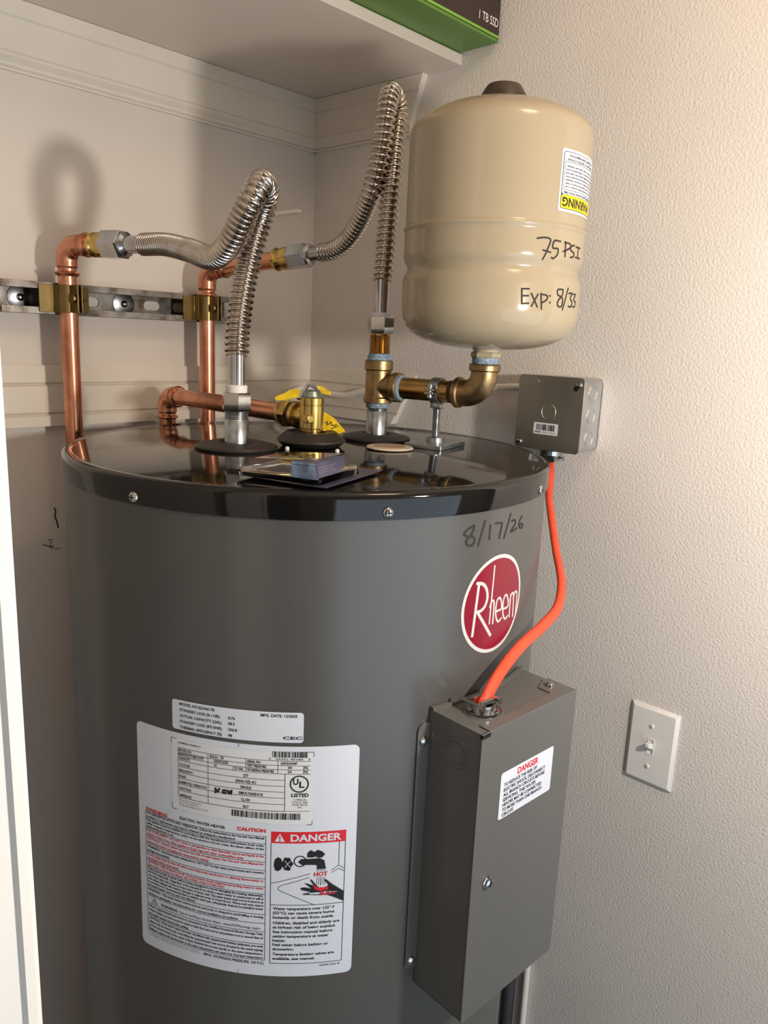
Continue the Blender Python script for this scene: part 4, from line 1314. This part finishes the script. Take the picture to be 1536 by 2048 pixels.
# ------------------------------------------------------------------ cables
oc = [(-0.0260, -0.5386, 1.4730), (-0.0275, -0.5400, 1.4620), (-0.0443, -0.5525, 1.4477), (-0.0748, -0.5711, 1.4224), (-0.1236, -0.6086, 1.3950), (-0.1621, -0.6397, 1.3719), (-0.2000, -0.6713, 1.3489), (-0.2379, -0.6901, 1.3318), (-0.2824, -0.6988, 1.3233), (-0.3340, -0.7060, 1.3170), (-0.3723, -0.7110, 1.3052), (-0.3975, -0.7150, 1.2930), (-0.4153, -0.7189, 1.2800), (-0.4153, -0.7189, 1.2700)]
P = spline(oc, 0.003)
tag(MB().tube(P, 0.0061, 16, flat=0.74, up=(0.3, 0, 1)).build('orange_cable', M_ORANGE, loc=(-0.2, -0.67, 1.27)),
    'orange sheathed cable hanging from junction box to wiring enclosure', 'cable')
wc = [(-0.107, -0.021, 1.470), (-0.103, -0.022, 1.490), (-0.085, -0.024, 1.509), (-0.050, -0.026, 1.524), (-0.027, -0.045, 1.524), (-0.023, -0.080, 1.519), (-0.022, -0.120, 1.520), (-0.022, -0.165, 1.530), (-0.021, -0.230, 1.534), (-0.020, -0.2936, 1.538), (-0.020, -0.400, 1.552), (-0.022, -0.470, 1.559), (-0.022, -0.496, 1.559)]
tag(MB().tube(spline(wc, 0.003), 0.0054, 14, flat=0.8).build('white_cable', M_WIRE, loc=(-0.05, -0.2, 1.47)),
    'white cable running behind the fittings into the junction box', 'cable')
tag(MB().tube([(-0.136, -0.0005, 1.8080), (-0.136, -0.060, 1.8085), (-0.136, -0.1120, 1.8090), (-0.136, -0.1185, 1.8091), (-0.136, -0.1205, 1.8091)], [0.0042, 0.0042, 0.0042, 0.0032, 0.0014], 14).build('wall_peg', M_WIRE, loc=(-0.136, 0, 1.808)),
    'thin cream peg sticking out of the back wall near the corner', 'peg')

# ------------------------------------------------------------------ light switch
sw = thing('light_switch', 'white toggle light switch on the right wall', 'light switch', (0, -0.7245, 1.0285))
o0 = rrect(0.6905, 1.0275, 0.7590, 1.1420, 0.0015, 2)


def grow(loop, dx, cx, cy):
    out = []
    for x, y in loop:
        out.append((x - math.copysign(dx, x - cx), y - math.copysign(dx, y - cy)))
    return out


cx, cy = 0.72475, 1.08475
o1 = grow(o0, 0.0045, cx, cy)
hole = rrect(cx - 0.0052, cy - 0.0120, cx + 0.0052, cy + 0.0120, 0.0006, 2)
n = len(o0)
pm = MB()
pm.add([(x, y, 0.0004) for x, y in o0] + [(x, y, 0.0022) for x, y in o0] + [(x, y, 0.0062) for x, y in o1],
       [(i, (i + 1) % n, n + (i + 1) % n, n + i) for i in range(n)] + [(n + i, n + (i + 1) % n, 2 * n + (i + 1) % n, 2 * n + i) for i in range(n)], 0, JM)
pm.prism(o1, 0.0046, 0.0062, [hole], JM)
pm.build('wall_plate', M_SWITCH, sw, sharp=20)
tgm = MB()
tgm.prism(rrect(cx - 0.0052, cy - 0.0120, cx + 0.0052, cy + 0.0120, 0.0006, 2), 0.0030, 0.0066, [rrect(cx - 0.0036, cy - 0.0104, cx + 0.0036, cy + 0.0104, 0.0005, 2)], JM)
tgm.prism(rrect(cx - 0.0036, cy - 0.0104, cx + 0.0036, cy + 0.0104, 0.0005, 2), 0.0030, 0.0045, [], JM)
tgm.build('toggle_frame', M_SWITCH, sw)
tl = MB()
a = [(cx - 0.0034, cy - 0.0045), (cx + 0.0034, cy - 0.0045), (cx + 0.0034, cy + 0.0050), (cx - 0.0034, cy + 0.0050)]
b = [(cx - 0.0028, cy + 0.0035), (cx + 0.0028, cy + 0.0035), (cx + 0.0028, cy + 0.0090), (cx - 0.0028, cy + 0.0090)]
tl.add([(x, y, 0.0046) for x, y in a] + [(x, y, 0.0190) for x, y in b], [(0, 1, 5, 4), (1, 2, 6, 5), (2, 3, 7, 6), (3, 0, 4, 7), (4, 5, 6, 7), (3, 2, 1, 0)], 0, JM)
tl.build('toggle', M_SWITCH, sw, bevel=0.0006)
for dz in (-0.0302, 0.0302):
    F = JM @ frame((cx - 0.0012, cy + dz, 0.0062), (0, 0, 1))
    s = MB().solid([(0.0034, 0), (0.0030, 0.0010), (0.0018, 0.0015)], 16, F)
    s.box(-0.0004, 0.0004, -0.0028, 0.0028, 0.0012, 0.0016, F, 1)
    s.build('plate_screw', [M_SWITCH, M_JBOX], sw)

# ------------------------------------------------------------------ blister pack on the lid
FP = Vector((-0.5420, -0.6270, LID))
bk = thing('blister_pack', 'opened clear blister pack on dark card lying on the black lid', 'packaging', FP)
e1 = Vector((0.955, 0.297, 0)).normalized()
e2 = Vector((-e1.y, e1.x, 0))
cd = MB()
N = 12
CW, CH = 0.113, 0.092
vs, fs = [], []


def card_z(s_, t_):
    return 0.0012 + 0.0045 * max(0, 0.35 - t_) ** 1.2 + 0.006 * max(0, (s_ - 0.7)) ** 1.5 + 0.003 * (1 - s_) * t_


for layer in (0, 1):
    for j in range(N + 1):
        for i in range(N + 1):
            s_, t_ = i / N, j / N
            p = FP + e1 * (CW * s_) + e2 * (CH * t_)
            vs.append((p.x, p.y, LID + card_z(s_, t_) + 0.0006 * layer))
Q = (N + 1) ** 2
for j in range(N):
    for i in range(N):
        a_ = j * (N + 1) + i
        fs.append((a_, a_ + N + 1, a_ + N + 2, a_ + 1))
        fs.append((Q + a_, Q + a_ + 1, Q + a_ + N + 2, Q + a_ + N + 1))
for i in range(N):
    for (p_, q_) in ((i, i + 1), ((i + 1) + N * (N + 1), i + N * (N + 1)), ((i + 1) * (N + 1), i * (N + 1)), (i * (N + 1) + N, (i + 1) * (N + 1) + N)):
        fs.append((p_, q_, Q + q_, Q + p_))
cd.add(vs, fs)
cd.build('backing_card', M_NAVY, bk)


def bpt(s_, t_, z):
    p = FP + e1 * (CW * s_) + e2 * (CH * t_)
    return Vector((p.x, p.y, LID + z))


# printed insert box
b1 = MB()
s0, s1, t0, t1 = 0.03, 0.50, 0.14, 0.40
zb, zt = 0.0052, 0.0220
q = [bpt(s0, t0, zb), bpt(s1, t0, zb), bpt(s1, t1, zb), bpt(s0, t1, zb), bpt(s0, t0, zt), bpt(s1, t0, zt), bpt(s1, t1, zt), bpt(s0, t1, zt)]
b1.add(q, [(0, 3, 2, 1), (4, 5, 6, 7), (0, 1, 5, 4), (1, 2, 6, 5), (2, 3, 7, 6)], 0)
b1.add(q, [(3, 0, 4, 7)], 1)
b1.build('printed_insert', [M_INSERT, M_FOIL], bk, label='purple blue printed insert box')
pr = Print()
for k in range(4):
    pr.text('Lorem'[:0] + 'IIIlIIlIlIIlIlIIIl', 6, 5 + 2.2 * k, 1.0, 0, width=30 - 4 * (k % 2))
pr.build('insert_print', lambda u, v, off: bpt(s0, t0, zt) + e1 * u - e2 * off + Vector((0, 0, -v)), [M_PALE], bk)
# clear bubble
bb = MB()
lev = [(-0.005, 0.0050), (-0.003, 0.0140), (0.006, 0.0246), (0.020, 0.0252)]
S0, S1, T0_, T1_ = 0.01, 0.58, 0.10, 0.93
vs, fs = [], []
for ins, z in lev:
    for (s_, t_, du, dv) in ((S0, T0_, 1, 1), (S1, T0_, -1, 1), (S1, T1_, -1, -1), (S0, T1_, 1, -1)):
        zz = z if t_ < 0.5 else 0.0050 + (z - 0.005) * 0.75
        p = bpt(s_, t_, zz) + e1 * (du * ins) + e2 * (dv * ins)
        vs.append(p)
for l in range(3):
    for k in range(4):
        k2 = (k + 1) % 4
        fs.append((4 * l + k, 4 * l + k2, 4 * l + 4 + k2, 4 * l + 4 + k))
fs.append((12, 13, 14, 15))
bb.add(vs, fs)
bo = bb.build('clear_bubble', M_CLEAR, bk, smooth=True, sharp=20, label='clear plastic bubble')
sd = bo.modifiers.new('shell', 'SOLIDIFY')
sd.thickness = 0.0004
pr = Print()
pr.text('AC', 72, -38, 15, 0, width=24, bold=0.01, res=3)
pr.stroke([(92, -55), (97, -60), (100, -52)], 2.0, 0, 1)
pr.build('card_print', lambda u, v, off: bpt(u / 113, -v / 106, card_z(u / 113, -v / 106) + 0.0007 + off), [M_PEACH], bk)

# ------------------------------------------------------------------ behind the heater, low on the right wall
tag(MB().tube([(-0.016, -0.545, 0.0), (-0.016, -0.545, 0.62)], 0.0105, 18).build('vertical_pipe', M_DPIPE, loc=(-0.016, -0.545, 0)),
    'dark vertical pipe against the right wall behind the wiring enclosure', 'pipe')
tag(MB().tube(spline([(-0.006, -0.572, 0.0), (-0.006, -0.574, 0.25), (-0.006, -0.571, 0.45), (-0.006, -0.570, 0.63)], 0.03), 0.0052, 12).build('caulk_bead', M_CASE, loc=(-0.006, -0.572, 0)),
    'ragged white vertical bead on the right wall low beside the heater', 'caulk')

bpy.data.objects.remove(_to)
